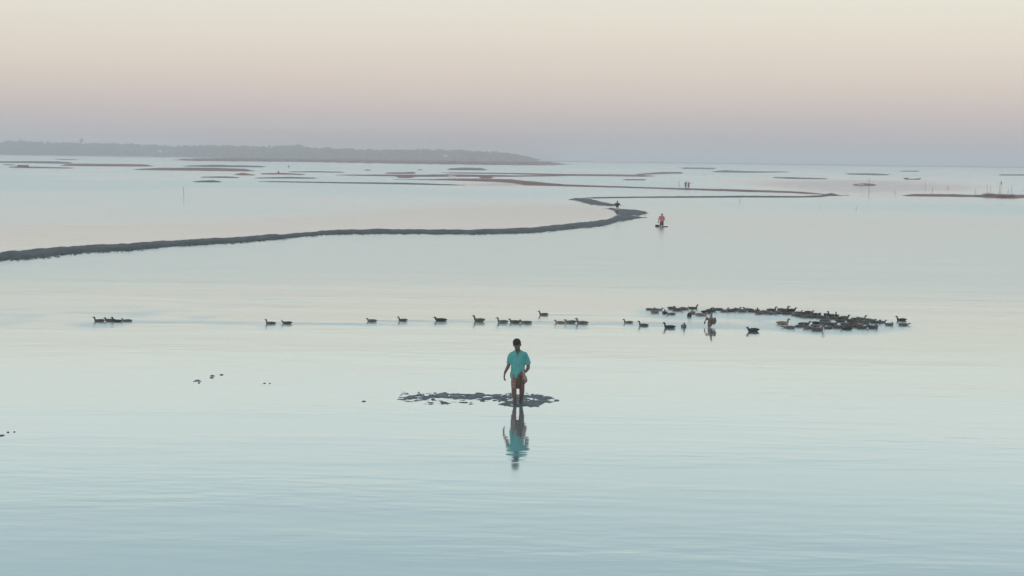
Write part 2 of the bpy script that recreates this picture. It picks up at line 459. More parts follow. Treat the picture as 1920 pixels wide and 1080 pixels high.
FAR = [
    ([(-20, 303.4, 305.2), (40, 303, 305.4), (100, 303.5, 306.6), (138, 305, 307)], M_dark),
    ([(6, 308.4, 309.7), (30, 308.9, 310)], M_dark),
    ([(15, 312.6, 314.2), (60, 313, 315.2), (138, 314.6, 316)], M_dark),
    ([(113, 309.3, 310.8), (135, 308, 311.3), (270, 309, 312.2), (288, 310.8, 312.2)], M_dark),
    ([(250, 317.3, 318.6), (300, 315.8, 319.2), (400, 316, 320.4), (460, 317.8, 321.2), (478, 320, 321.6)], M_red),
    ([(344, 310.8, 312), (400, 310, 313), (480, 311.4, 313.6), (499, 312, 313.6)], M_dark),
    ([(439, 326.6, 328), (455, 325.3, 328.8), (479, 327.8, 329)], M_red),
    ([(376, 331.8, 333), (425, 331.4, 333.6), (449, 332.6, 334)], M_dark),
    ([(362, 340.2, 341.6), (398, 338.8, 342), (416, 340.6, 342)], M_mud),
    ([(488, 325.4, 327), (530, 324.8, 327.4), (572, 326.8, 328)], M_dark),
    ([(478, 333.4, 334.6), (540, 332.4, 334.6), (594, 333.5, 335)], M_dark),
    ([(486, 339.9, 341.2), (560, 340.8, 342.4), (640, 342, 343.8), (760, 343.4, 345.8), (872, 346.8, 348)], M_dark),
    ([(540, 321.8, 323), (600, 321.6, 323.2), (645, 322.6, 324)], M_dark),
    ([(828, 323.4, 324.8), (960, 324.8, 326.6), (1060, 327, 329.5), (1160, 328, 330.6), (1228, 329, 331.6)], M_dark),
    ([(630, 327.6, 329), (700, 328, 330), (780, 328.3, 331.4), (860, 328, 331.4), (960, 329.4, 331.4), (1064, 328.6, 330.4)], M_dark),
    ([(1192, 326.6, 328.4), (1240, 323.4, 326.2), (1282, 323.4, 325.4)], M_red),
    ([(722, 324, 325.8), (750, 323.8, 326), (780, 323.3, 326)], M_dark),
    ([(743, 329.6, 333), (760, 329.2, 333.8), (777, 330.4, 333.4)], M_red),
    ([(838, 316.6, 318.6), (870, 315.4, 319), (900, 316, 319.2), (913, 317.8, 319.2)], M_dark),
    ([(898, 331.8, 334), (912, 331, 334.6), (926, 332.6, 334.4)], M_dark),
    ([(1168, 336.4, 338), (1212, 336.6, 338.2)], M_red),
    ([(1278, 314.4, 316.4), (1342, 315.4, 317.5)], M_dark),
    ([(1335, 321.6, 323), (1360, 320.2, 323.2), (1400, 321.6, 323.8), (1478, 322, 323.2)], M_dark),
    ([(1448, 332.4, 333.6), (1480, 332.9, 335.2), (1552, 334.8, 336.2)], M_dark),
    ([(1586, 325.3, 327), (1640, 326, 328.6), (1668, 327.4, 328.6)], M_dark),
    ([(1686, 320.4, 321.6), (1724, 320.5, 322.2)], M_dark),
    ([(1872, 327.4, 329), (1940, 327.4, 329.4)], M_dark),
    ([(1598, 346, 347.6), (1620, 344.6, 348.2), (1644, 346, 347.8)], M_red),
    ([(1692, 365.8, 367.6), (1720, 364.8, 368.2), (1790, 365.4, 369), (1830, 366.8, 369.4), (1850, 366, 371), (1900, 367, 372.5), (1945, 366.8, 369.6)], M_mud),
    ([(105, 298.5, 299.7), (145, 298.8, 300)], M_dark),
    ([(682, 318.2, 319.8), (696, 318.4, 320)], M_dark),
    ([(782, 317.8, 319.2), (792, 318, 319.4)], M_dark),
]
for i, (p, mm) in enumerate(FAR):
    mm = M_red if i in (2, 3, 9, 13, 14, 16, 19, 28) else mm
    bank('sand_bar' if mm is M_red else 'mud_bar', p, mm, None, 0.8, 2.0, 0.25, 20 + 3.1 * i, widen=1.5)

# far shore along the horizon and the grassy bank before the woods
def shore(name, pts, dist_, hgt, material, label, seed, depth=60):
    V, F = [], []
    n = 500
    px = [p[0] for p in pts]; hs = [p[1] for p in pts]
    for i in range(n + 1):
        x = px[0] + (px[-1] - px[0]) * i / n
        X0 = (x - 960) / FPX * dist_
        g = np.interp(x, px, hs)
        g *= 0.75 + 0.5 * abs(fbm(X0 / 60, seed, 0, 4))
        for j, (dy, hz) in enumerate([(-0.2, -0.3), (0, 0.25), (0.1, 0.7), (0.35, 1.0), (0.8, 0.8), (1.0, -0.3)]):
            V.append((X0 * (1 + dy * depth / dist_), dist_ + dy * depth + 14 * fbm(X0 / 200, seed + 4), max(-0.3, hz * g) if hz > 0 else -0.3))
    for i in range(n):
        for j in range(5):
            q = i * 6 + j
            F.append((q, q + 6, q + 7, q + 1))
    o = mesh_obj(name, V, F, material)
    tag(o, label, None, kind='structure')
    return o
M_shore = mat('far shore earth', (0.09, 0.075, 0.06), 0.9, 0.2, 0.01, (0.13, 0.10, 0.085), 4)
M_leaf = mat('woodland leaves', (0.060, 0.078, 0.046), 0.75, 0.25, 0.08, (0.095, 0.112, 0.068), 4)
M_reed = mat('dry reeds and scrub', (0.050, 0.032, 0.024), 0.85, 0.2, 0.12, (0.085, 0.050, 0.036), 4)
M_bark = mat('tree bark', (0.075, 0.06, 0.05), 0.9, 0.2, 2.0, (0.05, 0.04, 0.035))
shore('far_shore', [(880, 1.6), (1010, 2.2), (1200, 2.0), (1500, 2.6), (1700, 2.4), (1990, 2.6)], 3900, 3, M_shore, 'low hazy shore along the horizon on the right', 2.0)
shore('left_shore', [(-120, 1.6), (300, 1.5), (700, 1.2), (1010, .8)], 3120, 4, M_shore, 'low hazy shore below the far woods', 8.0)
gb = bank('grassy_bank', [(325, 299.5, 301), (350, 297.5, 302.5), (440, 297, 303.5), (560, 297.5, 304.5), (640, 298, 306), (760, 299.5, 308), (900, 301, 310), (1000, 302.5, 311), (1040, 304.5, 311), (1068, 307.5, 309.5)],
          M_scrub_ground, 'low scrubby bank in front of the far woods', 2.2, 2.0, 0.5, 77.0, 0.5)

def ico(sub):
    bm = bmesh.new()
    bmesh.ops.create_icosphere(bm, subdivisions=sub, radius=1)
    v = np.array([tuple(x.co) for x in bm.verts]); f = [[x.index for x in fc.verts] for fc in bm.faces]
    bm.free()
    return v, f
ICO_V, ICO_F = ico(2)
ICO1_V, ICO1_F = ico(1)

def leafy(centres, leaf, count, V, F, r):
    """ragged clumps of leaf-sized faces spread over blobs (centre, radii)"""
    for (c, rad) in centres:
        for k in range(count):
            d = rng.normal(size=3); d /= np.linalg.norm(d)
            p = np.array(c) + d * np.array(rad) * (0.55 + 0.5 * r.random())
            a = rng.normal(size=3); a /= np.linalg.norm(a)
            bvec = np.cross(a, d); bvec /= (np.linalg.norm(bvec) + 1e-6)
            s = leaf * (0.6 + 0.8 * r.random())
            q = len(V)
            V += [p - a * s, p + bvec * s * .7, p + a * s, p - bvec * s * .7]
            F.append((q, q + 1, q + 2, q + 3))

# far woods : one hazy mass of crowns
V, F = [], []
prof_x = [-60, 0, 30, 100, 200, 300, 320, 400, 470, 560, 580, 640, 700, 760, 860, 940, 975, 1000]
prof_y = [263, 264, 262.5, 265, 267, 270.5, 273, 271, 273, 271, 275, 277, 279.5, 278.5, 280, 284, 290, 297]
for i in range(520):
    px = -60 + 1062 * i / 520 + random.uniform(-3, 3)
    D = 3150 + random.uniform(0, 140)
    X0 = (px - 960) / FPX * D
    top_px = np.interp(px, prof_x, prof_y)
    H = CAM_H + (horizon(px) - top_px) / FPX * D
    H *= random.uniform(0.78, 0.98) if i % 4 else random.uniform(0.92, 1.04)
    H = max(H, 3)
    cl = [((X0 + random.uniform(-3, 3), D - 2, H * .15), (5.5, 4, H * .2)), ((X0 + random.uniform(-3, 3), D - 2, H * .3), (5, 4, H * .2))]
    for k in range(4):
        cl.append(((X0 + random.uniform(-3, 3), D + random.uniform(-4, 4), H * random.uniform(0.3, 0.8)), (random.uniform(4, 9), 4, H * random.uniform(0.16, 0.26))))
    cl.append(((X0, D, H * 0.82), (random.uniform(3, 7), 3, H * 0.18)))
    for (c, rad) in cl:
        q = len(V)
        jit = 1 + 0.18 * rng.normal(size=(len(ICO1_V), 1))
        vv = ICO1_V * jit * np.array(rad) * 0.9 + np.array(c)
        V += list(vv)
        F += [tuple(a + q for a in f) for f in ICO1_F]
    leafy(cl[3:], 1.0, 14, V, F, random)
woods = mesh_obj('far_woods', V, F, M_leaf, smooth=False)
tag(woods, 'hazy blue belt of trees along the far left shore', None, kind='stuff')

# scrub on the grassy bank
V, F = [], []
gx = [(325, 301.5), (440, 302.5), (640, 305), (760, 307), (900, 309), (1000, 309.5), (1060, 309)]
for i in range(420):
    px = random.uniform(335, 1056)
    row = np.interp(px, [g[0] for g in gx], [g[1] for g in gx]) - random.uniform(0.3, 2.2)
    P = at(px, row)
    tall = 0.7 + 1.3 * max(0, fnoise(px * 0.02, 3.1)) + (0.8 if 840 < px < 900 or 965 < px < 1030 else 0)
    Hh = random.uniform(0.5, 1.3) * tall
    leafy([((P.x, P.y, 0.5 + Hh * 0.6), (random.uniform(1.0, 3.2), 1.5, Hh * 0.8))], 0.35, 16, V, F, random)
scrub = mesh_obj('scrub', V, F, M_reed, smooth=False)
tag(scrub, 'dry scrub and reeds growing along the low bank before the woods', None, kind='stuff')

# one tree that stands above the woods
def tall_tree(px, D, H, label):
    X0 = (px - 960) / FPX * D
    o = empty('tall_tree', (X0, D, 0))
    V, F = [], []
    lv = [(0, .5), (H * .3, .42), (H * .6, .3), (H * .9, .14)]
    for z, r in lv:
        for k in range(8):
            a = k * math.pi / 4
            V.append((r * math.cos(a) + 0.15 * math.sin(z), r * math.sin(a), z))
    for i in range(3):
        for k in range(8):
            F.append((i * 8 + k, i * 8 + (k + 1) % 8, i * 8 + 8 + (k + 1) % 8, i * 8 + 8 + k))
    mesh_obj('trunk', V, F, M_bark, o)
    V, F = [], []
    cl = [((random.uniform(-2.4, 2.4), random.uniform(-2, 2), H * random.uniform(0.8, 0.98)), (2.0, 2.0, 1.6)) for k in range(6)]
    for (c, rad) in cl:
        q = len(V)
        V += list(ICO1_V * (1 + 0.2 * rng.normal(size=(len(ICO1_V), 1))) * np.array(rad) * .85 + np.array(c))
        F += [tuple(a + q for a in f) for f in ICO1_F]
    leafy(cl, 0.8, 30, V, F, random)
    mesh_obj('crown', V, F, M_leaf, o, smooth=False)
    tag(o, label, 'tree')
tall_tree(152, 3145, 33.5, 'tall tree rising above the far woods at the left')

# ------------------------------------------------------------------ generic solid builders
def tube(bm, pts, seg=10, cap=True):
    """pts: (Vector, r) or (Vector, rx, ry, xdir) ; closed tube through them"""
    rings = []
    n = len(pts)
    prev_x = None
    for i, p in enumerate(pts):
        c = Vector(p[0])
        d = (Vector(pts[min(i + 1, n - 1)][0]) - Vector(pts[max(i - 1, 0)][0]))
        if d.length < 1e-9: d = Vector((0, 0, 1))
        d.normalize()
        rx, ry = (p[1], p[1]) if len(p) == 2 else (p[1], p[2])
        xd = Vector(p[3]) if len(p) > 3 else (prev_x if prev_x is not None else Vector((1, 0, 0)))
        xd = xd - d * xd.dot(d)
        if xd.length < 1e-3:
            xd = d.orthogonal()
        xd.normalize()
        prev_x = xd
        yd = d.cross(xd)
        rings.append([bm.verts.new(c + xd * rx * math.cos(a) + yd * ry * math.sin(a)) for a in [2 * math.pi * k / seg for k in range(seg)]])
    for a, b_ in zip(rings, rings[1:]):
        for k in range(seg):
            bm.faces.new((a[k], a[(k + 1) % seg], b_[(k + 1) % seg], b_[k]))
    if cap:
        bm.faces.new(list(reversed(rings[0])))
        bm.faces.new(rings[-1])

def limb(bm, pts, seg=12):
    """rounded-ended tapered limb"""
    (p0, r0), (p1, r1) = pts[0], pts[-1]
    d0 = (Vector(pts[1][0]) - Vector(p0)).normalized()
    d1 = (Vector(p1) - Vector(pts[-2][0])).normalized()
    full = [(Vector(p0) - d0 * r0 * .98, r0 * .2), (Vector(p0) - d0 * r0 * .75, r0 * .66), (Vector(p0) - d0 * r0 * .35, r0 * .93)]
    full += [(Vector(p), r) for p, r in pts]
    full += [(Vector(p1) + d1 * r1 * .35, r1 * .93), (Vector(p1) + d1 * r1 * .75, r1 * .66), (Vector(p1) + d1 * r1 * .98, r1 * .2)]
    tube(bm, full, seg)

def ball(bm, c, r, rot=None, sub=2):
    mt_ = Matrix.Translation(Vector(c)) @ (rot.to_4x4() if rot else Matrix.Identity(4)) @ Matrix.Diagonal((*r, 1))
    bmesh.ops.create_icosphere(bm, subdivisions=sub, radius=1, matrix=mt_)

def fuse(name, bm, voxel, material, parent=None, smooth=4, displace=None):
    """melt overlapping solids into one continuous skin"""
    bmesh.ops.recalc_face_normals(bm, faces=bm.faces)
    me = bpy.data.meshes.new(name)
    bm.to_mesh(me); bm.free()
    tmp = bpy.data.objects.new('tmp', me)
    col.objects.link(tmp)
    rm = tmp.modifiers.new('r', 'REMESH'); rm.mode = 'VOXEL'; rm.voxel_size = voxel
    if smooth:
        sm = tmp.modifiers.new('s', 'SMOOTH'); sm.factor = 0.5; sm.iterations = smooth
    dg = bpy.context.evaluated_depsgraph_get()
    new = bpy.data.meshes.new_from_object(tmp.evaluated_get(dg))
    bpy.data.objects.remove(tmp)
    bpy.data.meshes.remove(me)
    new.name = name
    if displace:
        n_ = len(new.vertices)
        co = np.empty(n_ * 3); new.vertices.foreach_get('co', co)
        nm = np.empty(n_ * 3); new.vertex_normals.foreach_get('vector', nm)
        res = [displace(Vector(c), Vector(d)) for c, d in zip(co.reshape(-1, 3), nm.reshape(-1, 3))]
        new.vertices.foreach_set('co', np.array(res).ravel())
        new.update()
    new.polygons.foreach_set('use_smooth', [True] * len(new.polygons))
    new.materials.clear()
    new.materials.append(material)
    o = bpy.data.objects.new(name, new)
    col.objects.link(o)
    if parent: o.parent = parent
    return o

# ------------------------------------------------------------------ people
M_skin = mat('brown skin', (0.135, 0.088, 0.074), 0.55, 0.4, 9, (0.165, 0.108, 0.09), 3)
M_hair = mat('black hair', (0.012, 0.011, 0.011), 0.6, 0.3, 60, (0.025, 0.022, 0.02), 3, bump=0.004)
M_teal = mat('teal cotton', (0.085, 0.33, 0.33), 0.85, 0.2, 6, (0.11, 0.40, 0.395), 4, bump=0.004, sheen=0.2)
M_redcloth = mat('red cotton', (0.50, 0.10, 0.115), 0.85, 0.2, 5, (0.62, 0.22, 0.22), 4)
M_darkcloth = mat('dark plum cloth', (0.060, 0.032, 0.045), 0.9, 0.2, 6, (0.045, 0.045, 0.06), 4)
M_white = mat('pale cloth', (0.48, 0.47, 0.46), 0.9, 0.2, 6, (0.38, 0.37, 0.37), 4)
M_browncloth = mat('brown cloth', (0.12, 0.09, 0.075), 0.9, 0.2, 6, (0.16, 0.12, 0.10), 4)
M_pinkcloth = mat('faded pink cloth', (0.50, 0.22, 0.22), 0.9, 0.2, 6, (0.42, 0.20, 0.2), 4)

# checked lungi
M_lungi = bpy.data.materials.new('checked lungi')
M_lungi.use_nodes = True
t = M_lungi.node_tree
N, L = t.nodes.new, t.links.new
b = t.nodes['Principled BSDF']
b.inputs['Roughness'].default_value = 0.9
c_ = N('ShaderNodeTexCoord')
def stripes(rot, sc_):
    mp = N('ShaderNodeMapping'); mp.inputs['Rotation'].default_value = rot
    wv = N('ShaderNodeTexWave'); wv.inputs['Scale'].default_value = sc_; wv.inputs['Distortion'].default_value = 1.5
    L(c_.outputs['Object'], mp.inputs[0]); L(mp.outputs[0], wv.inputs['Vector'])
    return wv.outputs['Fac']
mx = N('ShaderNodeMath'); mx.operation = 'MULTIPLY'
L(stripes((0, 0, 0.3), 5), mx.inputs[0]); L(stripes((0, 1.4, 0), 4), mx.inputs[1])
rp = N('ShaderNodeValToRGB')
rp.color_ramp.elements[0].color = (0.19, 0.135, 0.115, 1)
rp.color_ramp.elements[1].color = (0.36, 0.27, 0.24, 1)
L(mx.outputs[0], rp.inputs[0]); L(rp.outputs[0], b.inputs['Base Color'])

def finger_hand(bm, wrist, direction, palm_normal, curl=0.35, size=1.0, thumb_side=1):
    d = Vector(direction).normalized()
    nrm = Vector(palm_normal); nrm = (nrm - d * nrm.dot(d)).normalized()
    side = d.cross(nrm).normalized() * thumb_side
    w = Vector(wrist)
    # palm
    tube(bm, [(w - d * .02 * size, .024 * size, .02 * size, side), (w + d * .02 * size, .034 * size, .016 * size, side), (w + d * .06 * size, .04 * size, .015 * size, side), (w + d * .09 * size, .036 * size, .012 * size, side)], 10)
    for i, (off, ln) in enumerate(((0.030, .072), (0.010, .08), (-0.010, .075), (-0.029, .058))):
        p = w + d * .078 * size + side * off * size
        a = curl * (0.8 + 0.15 * i)
        pts = [(p, .0088 * size)]
        dirv = d.copy()
        for s in (0.42, 0.33, 0.25):
            dirv = (dirv * math.cos(a) + nrm * math.sin(a)).normalized() if s < 0.42 else (dirv * math.cos(a * .6) + nrm * math.sin(a * .6)).normalized()
            p = p + dirv * ln * s * size
            pts.append((p, (.0085 if s > .3 else .0075) * size))
        limb(bm, pts, 8)
    p = w + d * .02 * size + side * .03 * size
    td = (d * .6 + side * .75 + nrm * .3).normalized()
    limb(bm, [(p, .012 * size), (p + td * .03 * size, .011 * size), (p + td * .03 * size + (td + d).normalized() * .03 * size, .009 * size)], 8)

def head(bm, c, R, k=1.0):
    """head about 0.22 tall around c; R turns it (face looks along -Y before turning)"""
    def P(x, y, z): return Vector(c) + R @ (Vector((x, y, z)) * k)
    def B(p, r, sub=2): ball(bm, p, tuple(v * k for v in r), R, sub)
    B(P(0, .012, .03), (.074, .092, .082), 3)
    B(P(0, -.012, -.035), (.060, .072, .078), 3)
    B(P(0, -.035, -.085), (.034, .034, .026))                  # chin
    limb(bm, [(P(0, -.078, .012), .009 * k), (P(0, -.094, -.022), .013 * k), (P(0, -.088, -.034), .014 * k)], 8)   # nose
    B(P(0, -.074, .022), (.052, .016, .010))                   # brow
    B(P(0, -.078, -.056), (.026, .011, .009))                  # lips
    B(P(.036, -.062, -.012), (.02, .018, .014))                # cheeks
    B(P(-.036, -.062, -.012), (.02, .018, .014))
    for s in (-1, 1):
        B(P(s * .077, .012, -.005), (.012, .024, .034))        # ears

def hair_cap(bm, c, R, k=1.0):
    def P(x, y, z): return Vector(c) + R @ (Vector((x, y, z)) * k)
    def B(p, r, sub=3): ball(bm, p, tuple(v * k for v in r), R, sub)
    B(P(0, .024, .046), (.081, .092, .078))
    B(P(0, .048, .0), (.076, .07, .078))
    B(P(0, -.035, .078), (.058, .05, .036))

# ---- the man in the teal shirt, wading towards the camera, head bowed
def teal_man():
    root = empty('person', MAN)
    X1 = (1, 0, 0)
    HK = 1.22
    Rh = Matrix.Rotation(math.radians(-8), 3, 'Z') @ Matrix.Rotation(math.radians(30), 3, 'X') @ Matrix.Rotation(math.radians(-7), 3, 'Y')
    hc = Vector((-.028, -.085, 1.505))
    bm = bmesh.new()
    head(bm, hc, Rh, HK)
    limb(bm, [((-.0, .02, 1.32), .066), ((-.012, -.02, 1.40), .062), ((-.02, -.05, 1.46), .06)])
    # torso
    tube(bm, [((.005, .02, .70), .10, .07, X1), ((.005, .02, .78), .155, .105, X1), ((0, .02, .92), .150, .10, X1), ((0, .01, 1.08), .165, .105, X1),
              ((0, .01, 1.18), .170, .105, X1), ((0, .015, 1.27), .14, .08, X1), ((0, .015, 1.35), .07, .06, X1)], 18)
    # legs : the image-left leg steps forward
    limb(bm, [((-.075, .02, .76), .092), ((-.078, -.02, .58), .082), ((-.090, -.055, .43), .068), ((-.088, -.045, .30), .065), ((-.068, -.03, .15), .049), ((-.056, -.02, .04), .039), ((-.054, -.02, -.06), .04)])
    limb(bm, [((.090, .02, .76), .095), ((.098, -.01, .58), .084), ((.108, -.015, .43), .070), ((.112, .03, .30), .067), ((.098, .09, .15), .050), ((.084, .14, .04), .039), ((.082, .15, -.06), .04)])
    ball(bm, (-.090, -.10, .445), (.042, .03, .045)); ball(bm, (.108, -.06, .445), (.042, .03, .045))
    tube(bm, [((-.054, .03, -.07), .036, .035, X1), ((-.056, -.06, -.075), .042, .03, X1), ((-.062, -.16, -.085), .046, .018, X1)], 10)
    tube(bm, [((.082, .20, -.07), .036, .035, X1), ((.086, .11, -.075), .042, .03, X1), ((.092, .01, -.085), .046, .018, X1)], 10)
    # image-left arm, hanging away from the body, elbow bent
    limb(bm, [((-.160, .02, 1.235), .055), ((-.195, .03, 1.15), .053), ((-.222, .045, 1.02), .047), ((-.252, .02, .93), .044), ((-.312, -.03, .82), .034), ((-.330, -.045, .775), .029)])
    finger_hand(bm, (-.333, -.05, .765), (-.10, -.12, -1), (.75, -.2, 0.05), 0.42, 1.18, 1)
    # image-right arm, bent, hand at the waist gripping the gathered lungi
    limb(bm, [((.163, .02, 1.235), .055), ((.213, .05, 1.15), .053), ((.262, .06, .99), .048), ((.262, .02, .91), .046), ((.215, -.08, .85), .037), ((.180, -.13, .825), .031)])
    finger_hand(bm, (.175, -.135, .822), (-.85, -.25, -.25), (0, .55, -.8), 0.95, 1.18, -1)
    fuse('body', bm, 0.0075, M_skin, root, 3)
    bm = bmesh.new(); hair_cap(bm, hc, Rh, HK * 1.05)
    fuse('hair', bm, 0.012, M_hair, root, 2, lambda c, n: c + n * 0.004 * fnoise(c.x * 60, c.y * 60, c.z * 60))
    # shirt, loose, with sloping shoulders
    bm = bmesh.new()
    tube(bm, [((-.005, .02, .655), .190, .135, X1), ((-.005, .02, .69), .190, .138, X1), ((0, .02, .83), .182, .135, X1), ((0, .015, .97), .180, .13, X1), ((0, .01, 1.10), .188, .132, X1),
              ((0, .01, 1.20), .192, .128, X1), ((0, .015, 1.28), .175, .11, X1), ((0, .018, 1.335), .130, .088, X1), ((0, .02, 1.37), .085, .074, X1), ((0, .02, 1.385), .075, .068, X1)], 22)
    tube(bm, [((-.10, .02, 1.285), .06, .06), ((-.158, .022, 1.25), .076, .075), ((-.196, .03, 1.15), .073, .073), ((-.226, .04, 1.045), .074, .076), ((-.232, .042, 1.015), .075, .076)], 16)
    tube(bm, [((.10, .02, 1.285), .06, .06), ((.160, .022, 1.25), .076, .075), ((.208, .045, 1.15), .073, .073), ((.250, .062, 1.035), .074, .076), ((.258, .064, 1.005), .074, .076)], 16)
    def shirt_fold(c, n):
        k = 0.012 * math.sin(c.x * 38 + 3 * fnoise(c.x * 4, c.y * 4, c.z * 3)) * max(0, min(1, (1.0 - c.z) / 0.3))
        k += 0.016 * fbm(c.x * 6 + c.z * 3, c.y * 7 + 3, c.z * 5)
        c = c + n * k
        # hem pulled up over the gathered cloth on the right side
        if c.z < 0.95 and c.x > 0.02:
            q = min(1, (c.x - .02) / 0.07)
            c.z += (0.95 - c.z) * 0.45 * q
        # open V at the throat
        if c.z > 1.24 and abs(c.x + .005) < (c.z - 1.24) * 0.45 and c.y < -0.03:
            c.y += 0.05
        return c
    fuse('shirt', bm, 0.0085, M_teal, root, 2, shirt_fold)
    # lungi hitched above the knees
    bm = bmesh.new()
    tube(bm, [((0, .02, .90), .160, .115, X1), ((0, .02, .78), .170, .124, X1), ((0, .015, .70), .168, .122, X1), ((0, .015, .64), .150, .110, X1)], 20)
    tube(bm, [((-.075, .0, .72), .096, .108, X1), ((-.082, -.02, .56), .094, .106, X1), ((-.084, -.035, .44), .084, .096, X1), ((-.082, -.04, .385), .080, .092, X1)], 16)
    tube(bm, [((.092, .0, .74), .092, .108, X1), ((.096, .0, .66), .092, .102, X1), ((.098, .0, .60), .09, .098, X1)], 16)
    def lf(c, n):
        return c + n * (0.010 * math.sin(c.x * 55 + 4 * fnoise(c.x * 3, c.y * 3, c.z * 2)) + 0.007 * fbm(c.x * 8, c.y * 8, c.z * 5))
    fuse('lungi', bm, 0.009, M_lungi, root, 2, lf)
    bm = bmesh.new()   # cloth bunched in the hand, hanging beside the thigh
    tube(bm, [((.125, -.17, .85), .032, .03, X1), ((.150, -.155, .78), .046, .036, X1), ((.180, -.13, .69), .046, .042, X1), ((.198, -.10, .60), .042, .04, X1), ((.190, -.08, .54), .028, .026, X1), ((.182, -.08, .52), .014, .012, X1)], 14)
    fuse('lungi_fold', bm, 0.009, M_lungi2, root, 2, lf)
    bm = bmesh.new()   # and its tail falling between the legs
    tube(bm, [((.10, -.17, .84), .03, .025, X1), ((.050, -.155, .72), .042, .03, X1), ((.020, -.135, .57), .045, .03, X1), ((.010, -.12, .45), .040, .028, X1), ((.006, -.11, .39), .026, .02, X1)], 14)
    fuse('lungi_tail', bm, 0.009, M_lungi3, root, 2, lf)
    tag(root, 'man in a teal shirt wading through shallow water, head bowed, holding up his lungi', 'person')
    return root
M_lungi2 = mat('pale lungi lining', (0.36, 0.30, 0.26), 0.9, 0.2, 14, (0.26, 0.19, 0.165), 3)
M_lungi3 = mat('dark red lungi border', (0.10, 0.062, 0.054), 0.9, 0.2, 12, (0.15, 0.095, 0.082), 3)
teal_man()

# ---- simpler figures for the far ones, posed by joints
def figure(loc, rz, pose, mats, label, cut=None, voxel=0.016, extra=None):
    root = empty('person', loc, rz)
    J = {k: Vector(v) for k, v in pose.items()}
    lean = (J['neck'] - J['hip']).normalized()
    Rh = pose_head = Matrix.Rotation(math.radians(pose.get('_nod', (0, 0, 0))[0]), 3, 'X')
    bm = bmesh.new()
    head(bm, J['head'], Rh)
    limb(bm, [(J['neck'], .055), (J['neck'].lerp(J['head'], .8), .05)])
    up = (J['neck'] - J['hip'])
    tube(bm, [(J['hip'] - lean * .06, .11, .08, (1, 0, 0)), (J['hip'], .15, .11, (1, 0, 0)), (J['hip'] + up * .4, .14, .10, (1, 0, 0)), (J['hip'] + up * .78, .175, .105, (1, 0, 0)), (J['neck'], .09, .07, (1, 0, 0))], 14)
    for s in ('l', 'r'):
        limb(bm, [(J['sh' + s], .055), (J['el' + s], .042), (J['ha' + s], .028)], 10)
        d = (J['ha' + s] - J['el' + s]).normalized()
        finger_hand(bm, J['ha' + s], d, (0, -1, 0.1), 0.5, 1.1, 1)
        limb(bm, [(J['th' + s], .085), (J['kn' + s], .058), (J['fo' + s] + Vector((0, 0, .08)), .042), (J['fo' + s], .04)], 10)
        fo = J['fo' + s]
        tube(bm, [(fo + Vector((0, .05, 0)), .035, .03, (1, 0, 0)), (fo + Vector((0, -.05, -.01)), .04, .026, (1, 0, 0)), (fo + Vector((0, -.15, -.02)), .042, .015, (1, 0, 0))], 8)
    fuse('body', bm, voxel, mats['skin'], root, 2)
    bm = bmesh.new(); hair_cap(bm, J['head'], Rh)
    fuse('hair', bm, voxel, M_hair, root, 1)
    if 'shirt' in mats:
        bm = bmesh.new()
        tube(bm, [(J['hip'] - lean * .02, .175, .13, (1, 0, 0)), (J['hip'] + up * .3, .17, .125, (1, 0, 0)), (J['hip'] + up * .75, .195, .13, (1, 0, 0)), (J['hip'] + up * .95, .15, .09, (1, 0, 0)), (J['neck'] + lean * .01, .075, .07, (1, 0, 0))], 16)
        for s in ('l', 'r'):
            a, e = J['sh' + s], J['el' + s]
            tube(bm, [(a.lerp(J['neck'], .4), .065), (a, .074), (a.lerp(e, .85), .068), (a.lerp(e, .92), .066)], 12)
        fuse('shirt', bm, voxel, mats['shirt'], root, 2, lambda c, n: c + n * .012 * fbm(c.x * 7, c.y * 7, c.z * 5))
    if 'lower' in mats:
        bm = bmesh.new()
        tube(bm, [(J['hip'] + lean * .08, .165, .12, (1, 0, 0)), (J['hip'], .178, .13, (1, 0, 0)), (J['hip'] - Vector((0, 0, .10)), .17, .125, (1, 0, 0))], 16)
        for s in ('l', 'r'):
            a, k = J['th' + s], J['kn' + s]
            tube(bm, [(a, .105), (a.lerp(k, .5), .095), (a.lerp(k, .9), .088)], 12)
        fuse('lower_garment', bm, voxel, mats['lower'], root, 2, lambda c, n: c + n * .010 * fbm(c.x * 8, c.y * 8, c.z * 5))
    tag(root, label, 'person')
    return root

STAND = dict(head=(0, -.02, 1.53), neck=(0, 0, 1.38), hip=(0, .01, .88), shl=(-.18, .01, 1.33), shr=(.18, .01, 1.33), ell=(-.25, .02, 1.06), elr=(.25, .02, 1.06),
             hal=(-.27, -.05, .82), har=(.27, -.05, .82), thl=(-.09, .01, .85), thr=(.09, .01, .85), knl=(-.10, -.03, .46), knr=(.10, -.01, .46), fol=(-.10, 0, .04), forr=(.1, 0, .04), _nod=(10, 0, 0))
STAND['for'] = STAND.pop('forr')

